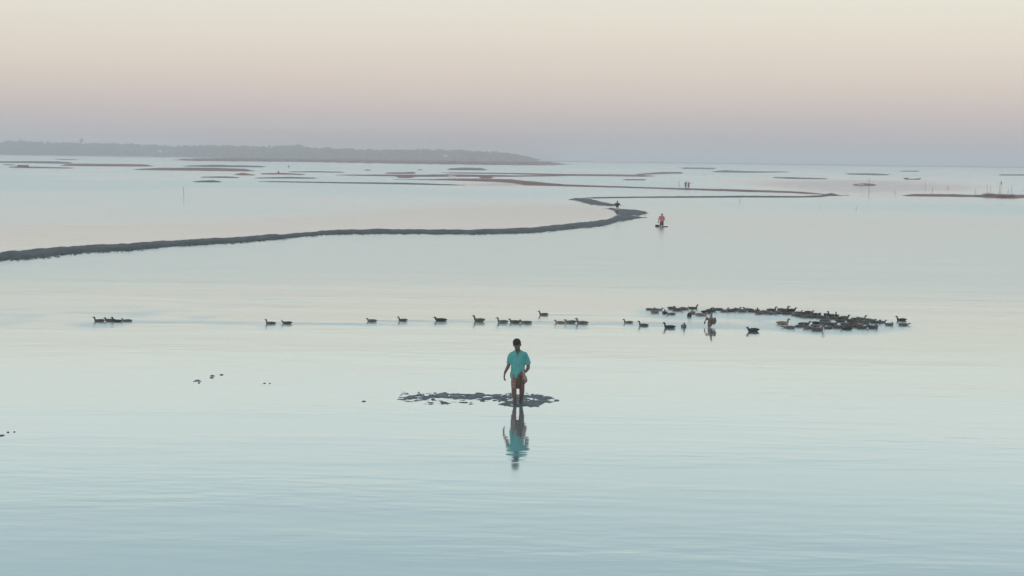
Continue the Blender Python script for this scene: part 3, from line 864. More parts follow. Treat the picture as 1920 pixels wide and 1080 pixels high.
# person working on the head of the spit, bending a little, with a rod
P = at(1157, 403)
pose = dict(STAND, head=(-.03, -.16, 1.40), neck=(0, -.06, 1.27), hip=(.0, .04, .84), shl=(-.19, -.05, 1.22), shr=(.19, -.05, 1.22), ell=(-.32, -.12, 1.02), elr=(.30, -.12, 1.0),
            hal=(-.42, -.30, 1.16), har=(.30, -.34, .96), thl=(-.07, .03, .82), thr=(.07, .03, .82), knl=(-.08, -.06, .44), knr=(.06, -.02, .44), fol=(-.05, 0, .03), _nod=(30, 0, 0))
pose['for'] = (.05, .03, .03)
figure((P.x, P.y, 0.08), math.radians(8), pose, dict(skin=M_skin, shirt=M_darkcloth, lower=M_white), 'person in a dark top and pale shorts standing at the mud spit head')
bm = bmesh.new()
a0, a1 = Vector((-.42, -.34, 1.17)), Vector((.95, -.42, .86))
tube(bm, [(a0 - (a1 - a0) * .12, .012), (a0.lerp(a1, .5), .012), (a1, .008)], 6)
rodme = bpy.data.meshes.new('fishing_rod'); bm.to_mesh(rodme); bm.free()
M_wood = mat('weathered bamboo', (0.10, 0.085, 0.065), 0.8, 0.3, 6, (0.075, 0.06, 0.05))
rodme.materials.append(M_wood)
rod = bpy.data.objects.new('fishing_rod', rodme); col.objects.link(rod)
rod.location = (P.x, P.y, .08); rod.rotation_euler.z = math.radians(8)
tag(rod, 'thin bamboo rod held by the person at the spit head', 'rod')

# person in red wading thigh-deep
P = at(1240.5, 424)
pose = dict(STAND, head=(.02, -.05, 1.50), ell=(-.27, .0, 1.06), hal=(-.30, -.10, .82), elr=(.26, .0, 1.06), har=(.17, -.18, .92))
pose['for'] = STAND['for']
figure((P.x, P.y, -0.44), math.radians(-5), pose, dict(skin=M_skin, shirt=M_redcloth, lower=M_browncloth), 'person in a red shirt wading thigh-deep beyond the mud spit')

def basket(px, py, r, flat, label):
    P = at(px, py)
    V, F = [], []
    rings = [(0.75, -.08), (1.0, .05), (1.02, .12 * flat + .06), (.92, .12 * flat + .06), (.85, .04)]
    for (k_, z) in rings:
        for j in range(14):
            a_ = j * 2 * math.pi / 14
            V.append((r * k_ * math.cos(a_), r * k_ * math.sin(a_), z))
    for i in range(len(rings) - 1):
        for j in range(14):
            F.append((i * 14 + j, i * 14 + (j + 1) % 14, (i + 1) * 14 + (j + 1) % 14, (i + 1) * 14 + j))
    F.append([(len(rings) - 1) * 14 + j for j in range(14)])
    o = mesh_obj('floating_basket', V, F, M_darkcloth, smooth=False)
    o.location = P
    tag(o, label, 'basket', 'baskets floating beside the red wader')
basket(1232.5, 425, .20, 1.0, 'small dark basket floating left of the red-shirted wader')
basket(1248, 425.5, .22, 0.1, 'flat dark basket floating right of the red-shirted wader')

# two people far out on the sand bar
P = at(1285.5, 355)
pose = dict(STAND, har=(.12, -.2, 1.75), elr=(.24, -.12, 1.55), hal=(-.38, -.2, 1.0))
pose['for'] = STAND['for']
figure((P.x, P.y, .05), 0, pose, dict(skin=M_skin, shirt=M_browncloth, lower=M_browncloth), 'left of two far people on the sand bar, raising an arm', voxel=.022)
P = at(1291, 355)
pose = dict(STAND, har=(.55, -.05, 1.18), elr=(.40, .0, 1.15))
pose['for'] = STAND['for']
figure((P.x, P.y, .05), math.radians(20), pose, dict(skin=M_skin, shirt=M_pinkcloth, lower=M_browncloth), 'right of two far people on the sand bar, in pink, arm out', voxel=.022)
# the hoop net beside them
P = at(1283, 355.3)
bm = bmesh.new()
tube(bm, [(Vector((1.1 * math.cos(a) - .1, .05 * a, 1.15 + 1.1 * math.sin(a))), .035) for a in np.linspace(math.pi * .75, math.pi * 1.75, 14)], 6)
tube(bm, [(Vector((.68, .1, .35)), .03), (Vector((.9, .1, -.1)), .03)], 6)
hm = bpy.data.meshes.new('hoop_net'); bm.to_mesh(hm); bm.free(); hm.materials.append(M_wood)
hoop = bpy.data.objects.new('hoop_net', hm); col.objects.link(hoop); hoop.location = (P.x, P.y, 0.05)
tag(hoop, 'curved bamboo net frame beside the two far people', 'net')

# tiny people among the far left bars
P = at(541.5, 316); pose = dict(STAND)
figure((P.x, P.y, 0), 0.4, pose, dict(skin=M_skin, shirt=M_darkcloth, lower=M_darkcloth), 'tiny dark figure standing in the water before the grassy bank', voxel=.03)
P = at(1876, 352)

# ------------------------------------------------------------------ ducks
M_bill = mat('duck bill', (0.16, 0.12, 0.05), 0.5, 0.4)
DUCKC = {'dark': ((0.078, 0.078, 0.070), (0.14, 0.13, 0.115)), 'black': ((0.036, 0.041, 0.041), (0.07, 0.073, 0.069)),
         'brown': ((0.19, 0.15, 0.12), (0.11, 0.092, 0.08)), 'grey': ((0.20, 0.20, 0.18), (0.12, 0.12, 0.11)),
         'tan': ((0.34, 0.25, 0.18), (0.22, 0.165, 0.125)), 'rust': ((0.26, 0.16, 0.145), (0.16, 0.105, 0.098))}
DUCKM = {k: mat(k + ' plumage', a, 0.75, 0.25, 18, b_, 4) for k, (a, b_) in DUCKC.items()}
DUCKW = {k: mat(k + ' wing', tuple(v * 0.75 for v in a), 0.75, 0.25, 26, tuple(v * 0.8 for v in b_), 4) for k, (a, b_) in DUCKC.items()}

def duck_meshes(kind):
    body_pts = [((-.285, 0, .092), .012, .006), ((-.235, 0, .088), .042, .024), ((-.17, 0, .078), .074, .060), ((-.08, 0, .060), .098, .090), ((.02, 0, .055), .104, .100), ((.10, 0, .065), .094, .092)]
    if kind == 'up':
        neck = [((.160, 0, .095), .068, .070), ((.190, 0, .135), .046, .048), ((.198, 0, .175), .036, .037), ((.205, 0, .212), .035, .036), ((.225, 0, .242), .039, .041), ((.260, 0, .249), .035, .035), ((.284, 0, .241), .016, .016)]
        bill = ((.276, 0, .239), (.340, 0, .225))
    elif kind == 'low':
        neck = [((.165, 0, .085), .066, .068), ((.205, 0, .115), .046, .048), ((.220, 0, .145), .036, .038), ((.236, 0, .172), .038, .039), ((.270, 0, .180), .034, .034), ((.294, 0, .173), .016, .016)]
        bill = ((.286, 0, .171), (.350, 0, .158))
    elif kind == 'tuck':                        # resting, head laid back on the shoulders
        neck = [((.150, 0, .085), .066, .070), ((.180, 0, .125), .045, .048), ((.165, 0, .165), .036, .036), ((.120, 0, .182), .036, .034), ((.09, 0, .178), .018, .018)]
        bill = ((.10, 0, .178), (.04, 0, .165))
    elif kind == 'reach':                       # neck stretched forward over the water
        neck = [((.165, 0, .075), .062, .062), ((.215, 0, .088), .040, .040), ((.265, 0, .105), .030, .031), ((.305, 0, .122), .034, .036), ((.340, 0, .124), .030, .030), ((.362, 0, .116), .015, .015)]
        bill = ((.355, 0, .115), (.418, 0, .098))
    elif kind == 'feed':
        body_pts = [((-.10, 0, .27), .012, .008), ((-.10, 0, .24), .05, .03), ((-.09, 0, .18), .085, .07), ((-.04, 0, .09), .10, .095), ((.01, 0, .0), .095, .09)]
        neck = [((.05, 0, -.07), .06, .06), ((.08, 0, -.13), .035, .035), ((.11, 0, -.2), .032, .032), ((.13, 0, -.24), .02, .02)]
        bill = ((.13, 0, -.23), (.15, 0, -.29))
    bm = bmesh.new()
    pts = [(Vector(p), a, b_, (0, 1, 0)) for p, a, b_ in body_pts + neck]
    tube(bm, pts, 12)
    bmesh.ops.recalc_face_normals(bm, faces=bm.faces)
    body = bpy.data.meshes.new('duck'); bm.to_mesh(body); bm.free()
    bm = bmesh.new()
    a, c = Vector(bill[0]), Vector(bill[1])
    tube(bm, [(a, .016, .014, (0, 1, 0)), (a.lerp(c, .5), .015, .009, (0, 1, 0)), (a.lerp(c, .9), .017, .006, (0, 1, 0)), (c, .009, .004, (0, 1, 0))], 8)
    bl = bpy.data.meshes.new('bill'); bm.to_mesh(bl); bm.free()
    ws = []
    for s in (-1, 1):
        bm = bmesh.new()
        if kind == 'feed':
            wp = [((-.10, s * .06, .25), .012, .01), ((-.09, s * .085, .17), .045, .016), ((-.04, s * .1, .08), .05, .018), ((0, s * .09, .0), .03, .015)]
        else:
            wp = [((-.275, s * .015, .112), .012, .008), ((-.20, s * .05, .115), .03, .014), ((-.10, s * .088, .105), .05, .018), ((0, s * .102, .095), .058, .02), ((.07, s * .094, .09), .045, .018), ((.11, s * .085, .09), .018, .010)]
        tube(bm, [(Vector(p), x, y, (0, 0, 1)) for p, x, y in wp], 8)
        bmesh.ops.recalc_face_normals(bm, faces=bm.faces)
        w_ = bpy.data.meshes.new('wing'); bm.to_mesh(w_); bm.free(); ws.append(w_)
    for m_ in [body, bl] + ws:
        m_.polygons.foreach_set('use_smooth', [True] * len(m_.polygons))
    body.materials.append(DUCKM['dark']); bl.materials.append(M_bill)
    for w_ in ws: w_.materials.append(DUCKW['dark'])
    return body, bl, ws
DM = {k: duck_meshes(k) for k in ('up', 'low', 'feed', 'tuck', 'reach')}

def put_duck(px, py, face, kind, c, label, group, scale=None):
    P = at(px, py)
    if kind == 'up' and 'crowded' in group and random.random() < .35:
        kind = 'low'
    if kind == 'low' and 'crowded' in group:
        kind = random.choice(['low', 'low', 'tuck', 'reach', 'low'])
    body, bl, ws = DM[kind]
    o = bpy.data.objects.new('duck', body)
    col.objects.link(o)
    s = scale or random.uniform(0.70, 0.90)
    o.location = (P.x, P.y, -0.018 - random.uniform(0, .02))
    o.scale = (s * random.uniform(.95, 1.06), s, s * random.uniform(.94, 1.08))
    o.rotation_euler = (0, math.radians(random.uniform(-3, 3)) if kind != 'feed' else 0, math.radians(face + random.uniform(-7, 7) * (3 if 'crowded' in group else 1)))
    o.material_slots[0].link = 'OBJECT'; o.material_slots[0].material = DUCKM[c]
    for nm, me_ in (('bill', bl), ('wing', ws[0]), ('wing', ws[1])):
        p = bpy.data.objects.new(nm, me_)
        col.objects.link(p)
        p.parent = o
        if nm == 'wing':
            p.material_slots[0].link = 'OBJECT'; p.material_slots[0].material = DUCKW[c]
    tag(o, label, 'duck', group)
    return o

CW = {'dark': 'dark', 'black': 'blackish', 'brown': 'brown', 'grey': 'grey', 'tan': 'pale tan', 'rust': 'rusty brown'}
line_sorted = sorted(LINE)
for i, (px, py, a, k, c) in enumerate(line_sorted):
    if px == 1019:
        lab = 'lone brown duck swimming just behind the long file of ducks'
    else:
        j = sum(1 for q in line_sorted[:i] if q[0] != 1019)
        lab = '%s duck, %s in the long file across the water' % (CW[c], 'leftmost' if j == 0 else ORD[j] + ' from the left')
    put_duck(px, py, a, k, c, lab, 'ducks swimming in a long file')
rows = {'back': [], 'middle': [], 'front': []}
for d in FLOCK:
    rows['back' if d[1] < 593 else 'middle' if d[1] < 606.5 else 'front'].append(d)
for rn, lst in rows.items():
    for i, (px, py, a, k, c) in enumerate(sorted(lst)):
        lab = '%s duck, %s in the %s part of the crowded flock' % (CW[c], 'leftmost' if i == 0 else ORD[i] + ' from the left', rn)
        if k == 'feed':
            lab = 'black duck tipping head down at the back of the flock'
        put_duck(px, py, a, k, c, lab, 'ducks crowded in the flock', 0.95 if px in (1468, 1533, 1412, 1608) else None)

# a duck rearing up and beating its wings
P = at(1332, 613)
bm = bmesh.new()
tube(bm, [(Vector((-.16, 0, .02)), .03, .02, (0, 1, 0)), (Vector((-.11, 0, .05)), .07, .06, (0, 1, 0)), (Vector((-.02, 0, .13)), .105, .095, (0, 1, 0)), (Vector((.04, 0, .24)), .10, .09, (0, 1, 0)), (Vector((.06, 0, .33)), .07, .066, (0, 1, 0)),
          (Vector((.07, 0, .39)), .04, .04, (0, 1, 0)), (Vector((.08, 0, .45)), .03, .03, (0, 1, 0)), (Vector((.10, 0, .50)), .036, .036, (0, 1, 0)), (Vector((.14, 0, .51)), .03, .03, (0, 1, 0)), (Vector((.165, 0, .505)), .014, .014, (0, 1, 0))], 12)
bmesh.ops.recalc_face_normals(bm, faces=bm.faces)
bme = bpy.data.meshes.new('duck'); bm.to_mesh(bme); bm.free()
bme.polygons.foreach_set('use_smooth', [True] * len(bme.polygons))
bme.materials.append(DUCKM['rust'])
fd = bpy.data.objects.new('duck', bme); col.objects.link(fd)
fd.location = (P.x, P.y, 0); fd.rotation_euler.z = math.radians(60)
tag(fd, 'brown duck rearing up and beating its wings beside the flock', 'duck', 'ducks crowded in the flock')
bm = bmesh.new()
tube(bm, [(Vector((.155, 0, .503)), .015, .013, (0, 1, 0)), (Vector((.22, 0, .49)), .012, .005, (0, 1, 0))], 8)
b2 = bpy.data.meshes.new('bill'); bm.to_mesh(b2); bm.free(); b2.materials.append(M_bill)
o = bpy.data.objects.new('bill', b2); col.objects.link(o); o.parent = fd
for s in (-1, 1):
    bm = bmesh.new()
    tube(bm, [(Vector((.02, s * .05, .27)), .07, .024, (1, 0, 0)), (Vector((-.02, s * .12, .31)), .11, .022, (1, 0, .6)), (Vector((-.07, s * .17, .25)), .12, .02, (1, 0, .6)), (Vector((-.11, s * .19, .16)), .09, .014, (1, 0, .6)), (Vector((-.13, s * .19, .10)), .03, .006, (1, 0, .6))], 10)
    bmesh.ops.recalc_face_normals(bm, faces=bm.faces)
    b2 = bpy.data.meshes.new('wing'); bm.to_mesh(b2); bm.free(); b2.materials.append(DUCKW['brown'])
    o = bpy.data.objects.new('wing', b2); col.objects.link(o); o.parent = fd

# ------------------------------------------------------------------ churned mud round the wading man
def shoal(name, px0, px1, py0, py1, field, label, res=0.03, kind='structure', material=None):
    A, B = at(px0, py1), at(px1, py0)
    x0, x1 = min(A.x, at(px0, py0).x), max(B.x, at(px1, py1).x)
    y0, y1 = min(at(px0, py1).y, at(px1, py1).y), max(at(px0, py0).y, at(px1, py0).y)
    gx = np.arange(x0, x1, res); gy = np.arange(y0, y1, res * 1.3)
    GX, GY = np.meshgrid(gx, gy)
    QX, QY = project(GX, GY)
    Z = field(GX, GY, QX, QY)
    keep = Z > -0.012
    idm = -np.ones(Z.shape, int)
    V, F = [], []
    cell = keep[:-1, :-1] | keep[1:, :-1] | keep[:-1, 1:] | keep[1:, 1:]
    def vid(i, j):
        if idm[i, j] < 0:
            idm[i, j] = len(V)
            V.append((GX[i, j], GY[i, j], max(-0.03, Z[i, j])))
        return int(idm[i, j])
    for i, j in np.argwhere(cell):
        F.append((vid(i, j), vid(i, j + 1), vid(i + 1, j + 1), vid(i + 1, j)))
    o = mesh_obj(name, V, F, material or M_churn)
    tag(o, label, None, kind=kind)
    return o

M_churn = mat('churned wet silt', (0.032, 0.043, 0.051), 0.5, 0.35, 4, (0.072, 0.088, 0.10), 6, (1, 1.5, 1), 0.02)
def vfbm(x, y, o=4):
    s, a, tot = 0, 1.0, 0
    for i in range(o):
        s = s + a * vnoise(x * 2 ** i + 17 * i, y * 2 ** i + 5 * i); tot += a; a *= 0.55
    return s / tot - 0.5
def churn(GX, GY, QX, QY):
    n = vfbm(GX * 2.0, GY * 1.8, 5)
    f = vfbm(GX * 5 + 31, GY * 6.5, 4)
    main = 1 - (((QX - 968) / 74) ** 2) ** 1.4 - (((QY - 748 - 0.02 * (QX - 968)) / 8.5) ** 2) ** 1.3
    tail = 1 - (((QX - 868) / 112) ** 2) ** 2.5 - (((QY - (742.5 + 1.5 * np.sin(QX / 23))) / 4.6) ** 2)
    tail2 = 0.75 - (((QX - 855) / 110) ** 2) ** 1.5 - (((QY - 749) / 9) ** 2)
    ring = 1 - (((QX - 980) / 40) ** 2) ** 1.2 - (((QY - 757) / 6.5) ** 2) ** 1.2
    gap = np.exp(-((QX - 905) / 50) ** 2 - ((QY - 752.5) / 2.2) ** 2)
    m_ = np.maximum(np.maximum(main, tail * 0.9), ring)
    m_ = np.maximum(m_, np.minimum(tail2, 0.22) - 0.22) - 0.8 * gap
    z = 0.05 * np.clip(m_, -0.8, 0.5) + 0.05 * n + 0.13 * f - 0.010
    env = np.clip(1 - ((QX - 893) / 165) ** 4 - ((QY - 747 - 0.012 * (QX - 893)) / 13.5) ** 4, 0, 1)
    z = np.maximum(z, np.clip(vnoise(GX * 7 + 3, GY * 9) - 0.80, 0, 1) * 0.35 * env - 0.008)      # loose flecks of mud
    z = z - 0.05 * np.clip(vnoise(GX * 6 + 8, GY * 8) - 0.66, 0, 1) * (QX < 925)                   # small pools in the trail
    return np.where(z > 0, 0.02 * np.tanh(z / 0.02), z)
shoal('mud_shoal', 735, 1060, 728, 768, churn, 'ragged patch of churned dark mud round the wading man', 0.02)

def bits(spots):
    def fld(GX, GY, QX, QY):
        z = np.full(GX.shape, -0.05)
        for (x, y, w_, h_, bend) in spots:
            yy = y + bend * ((QX - x) / w_) ** 2
            z = np.maximum(z, 0.022 * (1 - ((QX - x) / w_) ** 2 - ((QY - yy) / h_) ** 2) + 0.02 * vfbm(GX * 9, GY * 6, 3))
        return z
    return fld
shoal('mud_clump', 358, 382, 708, 720, bits([(370, 713.5, 8, 1.6, 2.5), (373, 718, 2.5, .9, 0)]), 'small arched clump of mud breaking the water at left', 0.02)
shoal('mud_clump', 388, 424, 698, 713, bits([(398, 704.5, 5, 1.2, 1), (397, 708.5, 4.5, .9, 0), (415, 703, 4, .5, 0)]), 'pair of thin mud slivers breaking the water at left', 0.02)
shoal('mud_clump', 676, 690, 748, 756, bits([(682, 752.5, 4.5, 1.1, 0.5)]), 'single small dark mud clump left of the wading man', 0.02)
shoal('mud_clump', -6, 32, 803, 822, bits([(2, 817, 8, 1.4, -2), (15, 810.5, 3, 1.1, 0), (27, 810, 3, .7, 0)]), 'small mud clumps at the left edge of the picture', 0.02)
shoal('mud_clump', 490, 512, 714, 724, bits([(496, 719, 3, .6, 0), (506, 719, 2, .5, 0)]), 'two faint specks of mud left of centre', 0.02)

# ------------------------------------------------------------------ poles, brushwood, boat, hut
POLE_GROUP = 'poles standing in the lake'
def pole(px, ybase, ytop, label, lean=0.0, r=0.05):
    P = at(px, ybase)
    Hh = (ybase - ytop) / ppm(P)
    bm = bmesh.new()
    r *= .7
    tube(bm, [(Vector((0, 0, -.3)), r), (Vector((lean * .4, 0, Hh * .5)), r * .9), (Vector((lean, 0, Hh)), r * .7)], 7)
    me_ = bpy.data.meshes.new('pole'); bm.to_mesh(me_); bm.free(); me_.materials.append(M_wood)
    o = bpy.data.objects.new('pole', me_); col.objects.link(o); o.location = P
    tag(o, label, 'pole', POLE_GROUP)
pole(1629, 367.5, 336, 'tallest thin bamboo pole, left of the brushwood fence', 0.03, .055)
pole(1678, 367.5, 355.5, 'short pole between the tall pole and the mud bank', 0, .055)
pole(1747.5, 366, 349, 'pole at the left end of the brushwood bank', 0.03, .05)
pole(1735, 352, 339, 'faint pole behind the left end of the brushwood bank', 0.03, .05)
pole(1777.5, 354, 347.5, 'short stub pole behind the brushwood bank', 0, .09)
pole(1829, 366, 355, 'pole just left of the orange brush heap', 0.05, .05)
pole(1850.5, 364, 346, 'leftmost pole in the orange brush heap', 0.04, .05)
pole(1857, 364, 348, 'second pole from the left in the brush heap', -0.08, .04)
pole(1874, 364, 343, 'tall pole in the brush heap below the perched bird', 0.02, .05)
pole(1890, 364, 355, 'short pole near the right end of the brush heap', 0, .05)
pole(1896, 366, 347, 'rightmost pole of the brush heap', 0.1, .045)
pole(1387, 381, 371.5, 'small stake before the long mud bar', 0, .04)
pole(1605.5, 394, 388, 'tiny stake standing alone in open water', 0, .035)
pole(1538, 391, 386, 'tiny stake left of the lone one in open water', 0, .03)
pole(345, 373, 349, 'faint lone pole in the water at left', -0.1, .035)

# brushwood fish shelter : many thin twigs
M_brush = mat('dry brushwood', (0.34, 0.185, 0.14), 0.85, 0.2, 0.35, (0.25, 0.17, 0.11), 3)
M_brush2 = mat('dark brushwood', (0.075, 0.065, 0.055), 0.85, 0.2, 0.35, (0.10, 0.085, 0.065), 3)
def brush(px0, px1, row, hgt, n, material, label, seed):
    rr_ = random.Random(seed)
    A, B = at(px0, row), at(px1, row)
    C0 = A.lerp(B, .5)
    V, F = [], []
    for i in range(n):
        u = rr_.random()
        p = A.lerp(B, u) - C0
        p.y += rr_.uniform(-1.2, 1.2)
        hh = hgt * (0.45 + 0.55 * rr_.random()) * (0.75 + 0.5 * fnoise(u * 5, seed))
        d = Vector((rr_.uniform(-.6, .6) * hh, rr_.uniform(-.4, .4), hh))
        s = Vector((rr_.uniform(.02, .05), rr_.uniform(-.03, .03), 0))
        q = len(V)
        for e, k in ((0, 1), (.6, .8), (1.0, .3)):
            V.extend([p + d * e - s * k + Vector((0, 0, -.05)), p + d * e + s * k + Vector((0, 0.02, -.05)), p + d * e + Vector((0, -.04 * k, -.05))])
        for r0 in (0, 3):
            for k in range(3):
                F.append((q + r0 + k, q + r0 + (k + 1) % 3, q + r0 + 3 + (k + 1) % 3, q + r0 + 3 + k))
    o = mesh_obj('brushwood_heap', V, F, material, smooth=False)
    o.location = C0
    tag(o, label, 'brushwood', 'brushwood fish shelters')
brush(1848, 1874, 370, 1.0, 500, M_brush, 'yellowish brown brushwood heap in the water at far right', 1)
brush(1872, 1900, 371.5, .95, 600, M_brush, 'reddish brown brushwood heap at the far right edge', 2)
brush(1826, 1850, 369, .6, 200, M_brush2, 'dark brushwood left of the reddish heaps', 3)
brush(1700, 1792, 367.5, .32, 420, M_brush2, 'low row of dark brushwood along the right-hand mud bank', 4)
brush(1902, 1940, 368.5, .3, 130, M_brush2, 'low dark brushwood right of the reddish heap', 5)

# bird perched / hovering on the pole head
P = at(1876.5, 364)
ztop = (364 - 345.5) / ppm(P)
bm = bmesh.new()
tube(bm, [(Vector((.16, 0, -.34)), .02, .012, (0, 1, 0)), (Vector((.10, 0, -.18)), .07, .05, (0, 1, 0)), (Vector((.03, 0, 0)), .12, .11, (0, 1, 0)), (Vector((-.03, 0, .16)), .10, .09, (0, 1, 0)), (Vector((-.06, 0, .28)), .06, .06, (0, 1, 0)), (Vector((-.09, 0, .36)), .055, .055, (0, 1, 0)), (Vector((-.16, 0, .36)), .015, .012, (0, 1, 0))], 10)
bmesh.ops.recalc_face_normals(bm, faces=bm.faces)
me_ = bpy.data.meshes.new('perched_bird'); bm.to_mesh(me_); bm.free(); me_.materials.append(DUCKM['black'])
o = bpy.data.objects.new('perched_bird', me_); col.objects.link(o); o.location = (P.x, P.y, ztop + .1); o.scale = (.95, .95, 1.15)
tag(o, 'dark bird perched on a pole above the brush heap', 'bird')
pole(1876.5, 364, 346, 'pole that carries the perched dark bird', 0.0, .05)

# boat
def boat(px, py, length, label):
    P = at(px, py)
    o = empty('boat', P, math.radians(4))
    V, F = [], []
    n = 18
    for i in range(n + 1):
        u = i / n
        x = (u - .5) * length
        e = (2 * u - 1)
        wdt = .55 * (1 - abs(e) ** 2.4) + .03
        sheer = .30 + .42 * abs(e) ** 3.2
        keel = -.12 + .45 * abs(e) ** 4
        V += [(x, -wdt, sheer), (x, -wdt * .7, (sheer + keel) / 2 - .04), (x, 0, keel), (x, wdt * .7, (sheer + keel) / 2 - .04), (x, wdt, sheer),
              (x, wdt * .9, sheer), (x, 0, keel + .08), (x, -wdt * .9, sheer)]
    for i in range(n):
        for k in range(8):
            F.append((i * 8 + k, i * 8 + (k + 1) % 8, i * 8 + 8 + (k + 1) % 8, i * 8 + 8 + k))
    mesh_obj('hull', V, F, M_boat, o)
    for x in (-.8, .6, 1.7):
        bm = bmesh.new(); bmesh.ops.create_cube(bm, size=1, matrix=Matrix.Translation((x, 0, .27)) @ Matrix.Diagonal((.22, .86, .035, 1)))
        b_ = bpy.data.meshes.new('thwart'); bm.to_mesh(b_); bm.free(); b_.materials.append(M_boat)
        c = bpy.data.objects.new('thwart', b_); col.objects.link(c); c.parent = o
    tag(o, label, 'boat')
    return P
M_boat = mat('tarred boat wood', (0.035, 0.033, 0.030), 0.7, 0.3, 3, (0.06, 0.05, 0.045))
BP = boat(1710.5, 336.6, 6.9, 'long dark wooden boat out on the water at right')
pose = dict(STAND, head=(0, -.05, .78), neck=(0, .0, .64), hip=(0, .05, .16), shl=(-.18, 0, .58), shr=(.18, 0, .58), ell=(-.27, -.06, .36), elr=(.27, -.06, .36), hal=(-.2, -.3, .32), har=(.2, -.3, .32),
            thl=(-.1, 0, .14), thr=(.1, 0, .14), knl=(-.14, -.38, .36), knr=(.14, -.38, .36), fol=(-.12, -.42, .02))
pose['for'] = (.12, -.42, .02)
figure((BP.x - 2.0, BP.y, .15), math.radians(80), pose, dict(skin=M_skin, shirt=M_darkcloth, lower=M_darkcloth), 'small dark figure sitting in the stern of the far boat', voxel=.03)
# squatting figure on a far left bar
P = at(522.5, 325)
figure((P.x, P.y, .1), math.radians(-60), pose, dict(skin=M_skin, shirt=M_darkcloth, lower=M_darkcloth), 'tiny dark figure squatting on a bar at left', voxel=.035)

# low reddish thatched shelter on the far left bar
P = at(43, 314.6)
o = empty('shelter', P)
k = ppm(P)
Wd = 19 / k; Hh = 5.2 / k
M_thatch = mat('reddish thatch', (0.30, 0.19, 0.165), 0.9, 0.2, 3, (0.24, 0.15, 0.13), 4, (1, 1, 6))
V, F = [], []
n = 14
for i in range(n + 1):
    a = math.pi * i / n
    for x, s in ((-Wd / 2, .92), (-Wd / 2 * .98, 1), (Wd / 2 * .98, 1), (Wd / 2, .92)):
        V.append((x, -1.1 * math.cos(a) * s, Hh * math.sin(a) ** .6 * s))
for i in range(n):
    for j in range(3):
        q = i * 4 + j
        F.append((q, q + 1, q + 5, q + 4))
mesh_obj('thatch_roof', V, F, M_thatch, o)
for x in (-Wd / 2 * .96, Wd / 2 * .96):
    mesh_obj('end_wall', [(x, -1.0 * math.cos(math.pi * i / n), Hh * .93 * math.sin(math.pi * i / n) ** .6) for i in range(n + 1)], [list(range(n + 1))], M_thatch, o, smooth=False)
tag(o, 'low reddish thatched shelter on a bar at the far left', 'shelter')

# pale egrets resting on the bars
M_egret = mat('white feathers', (0.80, 0.74, 0.72), 0.8, 0.2)
def egret(px, py, s, label, rz):
    P = at(px, py)
    o = empty('egret', (P.x, P.y, .15), rz)
    bm = bmesh.new()
    tube(bm, [(Vector((-.32, 0, .42)), .02, .015, (0, 1, 0)), (Vector((-.2, 0, .45)), .09, .07, (0, 1, 0)), (Vector((0, 0, .5)), .13, .12, (0, 1, 0)), (Vector((.14, 0, .56)), .08, .08, (0, 1, 0)), (Vector((.17, 0, .68)), .04, .04, (0, 1, 0)), (Vector((.12, 0, .80)), .03, .03, (0, 1, 0)), (Vector((.16, 0, .90)), .035, .035, (0, 1, 0)), (Vector((.22, 0, .91)), .02, .02, (0, 1, 0))], 8)
    bmesh.ops.recalc_face_normals(bm, faces=bm.faces)
    m_ = bpy.data.meshes.new('body'); bm.to_mesh(m_); bm.free(); m_.materials.append(M_egret)
    c = bpy.data.objects.new('body', m_); col.objects.link(c); c.parent = o
    for y in (-.05, .05):
        bm = bmesh.new(); tube(bm, [(Vector((0, y, .42)), .014), (Vector((.02, y, .2)), .01), (Vector((0, y, -.05)), .012)], 6)
        m_ = bpy.data.meshes.new('leg'); bm.to_mesh(m_); bm.free(); m_.materials.append(DUCKM['black'])
        c = bpy.data.objects.new('leg', m_); col.objects.link(c); c.parent = o
    bm = bmesh.new(); tube(bm, [(Vector((.21, 0, .91)), .014), (Vector((.36, 0, .88)), .004)], 6)
    m_ = bpy.data.meshes.new('bill'); bm.to_mesh(m_); bm.free(); m_.materials.append(M_bill)
    c = bpy.data.objects.new('bill', m_); col.objects.link(c); c.parent = o
    o.scale = (s, s, s)
    tag(o, label, 'bird', 'white birds on the bars')
for i, (px, py) in enumerate([(841, 335.5), (844, 334.6), (847, 335), (850, 335.4), (853.5, 335.6)]):
    egret(px, py, 1.2, 'pale egret, %s in the group on the central sand bar' % ('leftmost' if i == 0 else ORD[i] + ' from the left'), [0.3, 2.8, 0.1, 3.0, .5][i])
for i, (px, py) in enumerate([(1609, 350.5), (1612.5, 350.8), (1615.5, 350.2), (1618, 350.6)]):
    egret(px, py, 0.85, 'pale egret, %s in the group by the pink water at right' % ('leftmost' if i == 0 else ORD[i] + ' from the left'), [2.9, 0.2, 3.1, .4][i])

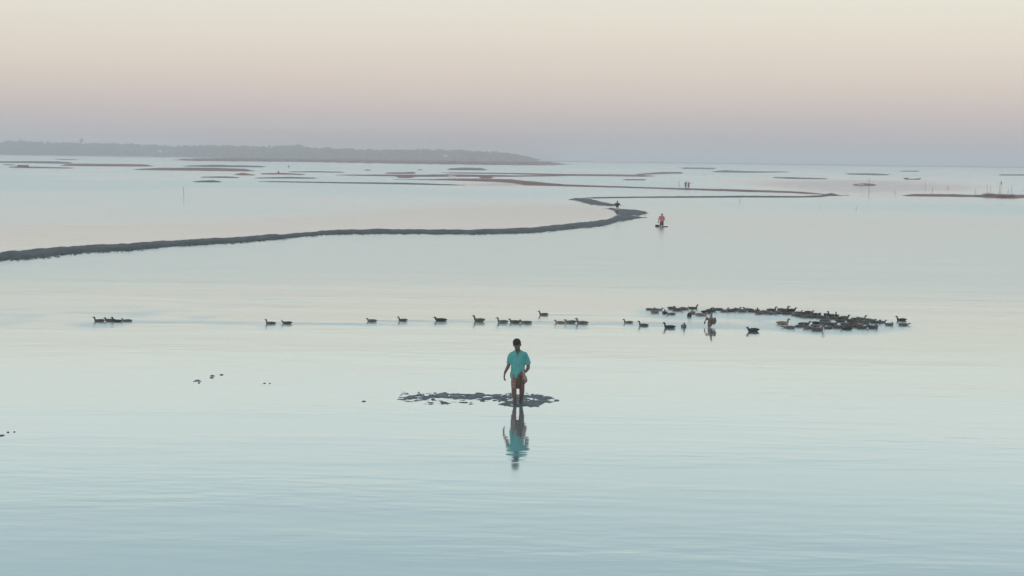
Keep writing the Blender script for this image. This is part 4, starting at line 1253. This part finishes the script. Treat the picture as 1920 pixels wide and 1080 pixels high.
# far houses; the last sun's pink glint is put into wall and roof colour
M_wallp = mat('wall tinted with sunset glow', (0.85, 0.50, 0.48), 0.8, 0.3)
M_tin = mat('tin roof tinted with sunset glow', (0.85, 0.55, 0.55), 0.6, 0.5)
M_window = mat('dark window', (0.05, 0.05, 0.05), 0.3, 0.5)
def house(px, py, wm_, label):
    D = 3040
    X0 = (px - 960) / FPX * D
    z0 = max(0.0, CAM_H + (horizon(px) - py) / FPX * D - 3.0)
    o = empty('house', (X0, D, z0))
    a, d, hgt = wm_ / 2, 3, 2.6
    def cube(nm, c, s, mt_):
        bm = bmesh.new(); bmesh.ops.create_cube(bm, size=1, matrix=Matrix.Translation(c) @ Matrix.Diagonal((*s, 1)))
        b_ = bpy.data.meshes.new(nm); bm.to_mesh(b_); bm.free(); b_.materials.append(mt_)
        q = bpy.data.objects.new(nm, b_); col.objects.link(q); q.parent = o; return q
    cube('wall', (0, 0, hgt / 2), (wm_, d * 2, hgt), M_wallp)
    mesh_obj('roof', [(-a - .3, -d - .4, hgt), (a + .3, -d - .4, hgt), (a + .3, 0, hgt + 1.6), (-a - .3, 0, hgt + 1.6), (-a - .3, d + .4, hgt), (a + .3, d + .4, hgt)], [(0, 1, 2, 3), (3, 2, 5, 4), (0, 3, 4), (1, 5, 2)], M_tin, o, smooth=False)
    cube('door', (0, -d - .02, 1.0), (.9, .06, 2.0), M_window)
    if z0 > 0.3:
        bm = bmesh.new(); bmesh.ops.create_cone(bm, cap_ends=True, segments=16, radius1=wm_ * 2.2, radius2=wm_ * .9, depth=z0 + .4, matrix=Matrix.Translation((0, 2, -z0 / 2 - .2)))
        b_ = bpy.data.meshes.new('mound'); bm.to_mesh(b_); bm.free(); b_.materials.append(M_shore)
        q = bpy.data.objects.new('mound', b_); col.objects.link(q); q.parent = o
    tag(o, label, 'house')
house(299, 283, 5.5, 'tiny house tinted with sunset glow among the far woods at left')
house(832, 291.5, 7, 'tiny house tinted with sunset glow below the far woods near the centre')

# ------------------------------------------------------------------ evening haze
bm = bmesh.new()
bmesh.ops.create_cube(bm, size=1, matrix=Matrix.Translation((0, 4000, 17.5)) @ Matrix.Diagonal((12600, 8900, 37, 1)))
hm = bpy.data.meshes.new('haze'); bm.to_mesh(hm); bm.free()
hz = bpy.data.objects.new('haze', hm); col.objects.link(hz)
tag(hz, 'thin evening haze over the lake', None, kind='stuff')
HM = bpy.data.materials.new('haze')
HM.use_nodes = True
t = HM.node_tree
t.nodes.clear()
o_ = t.nodes.new('ShaderNodeOutputMaterial')
pv = t.nodes.new('ShaderNodeVolumePrincipled')
pv.inputs['Color'].default_value = (1.0, 0.945, 0.94, 1)
pv.inputs['Density'].default_value = 0.00043
t.links.new(pv.outputs[0], o_.inputs['Volume'])
hm.materials.append(HM)
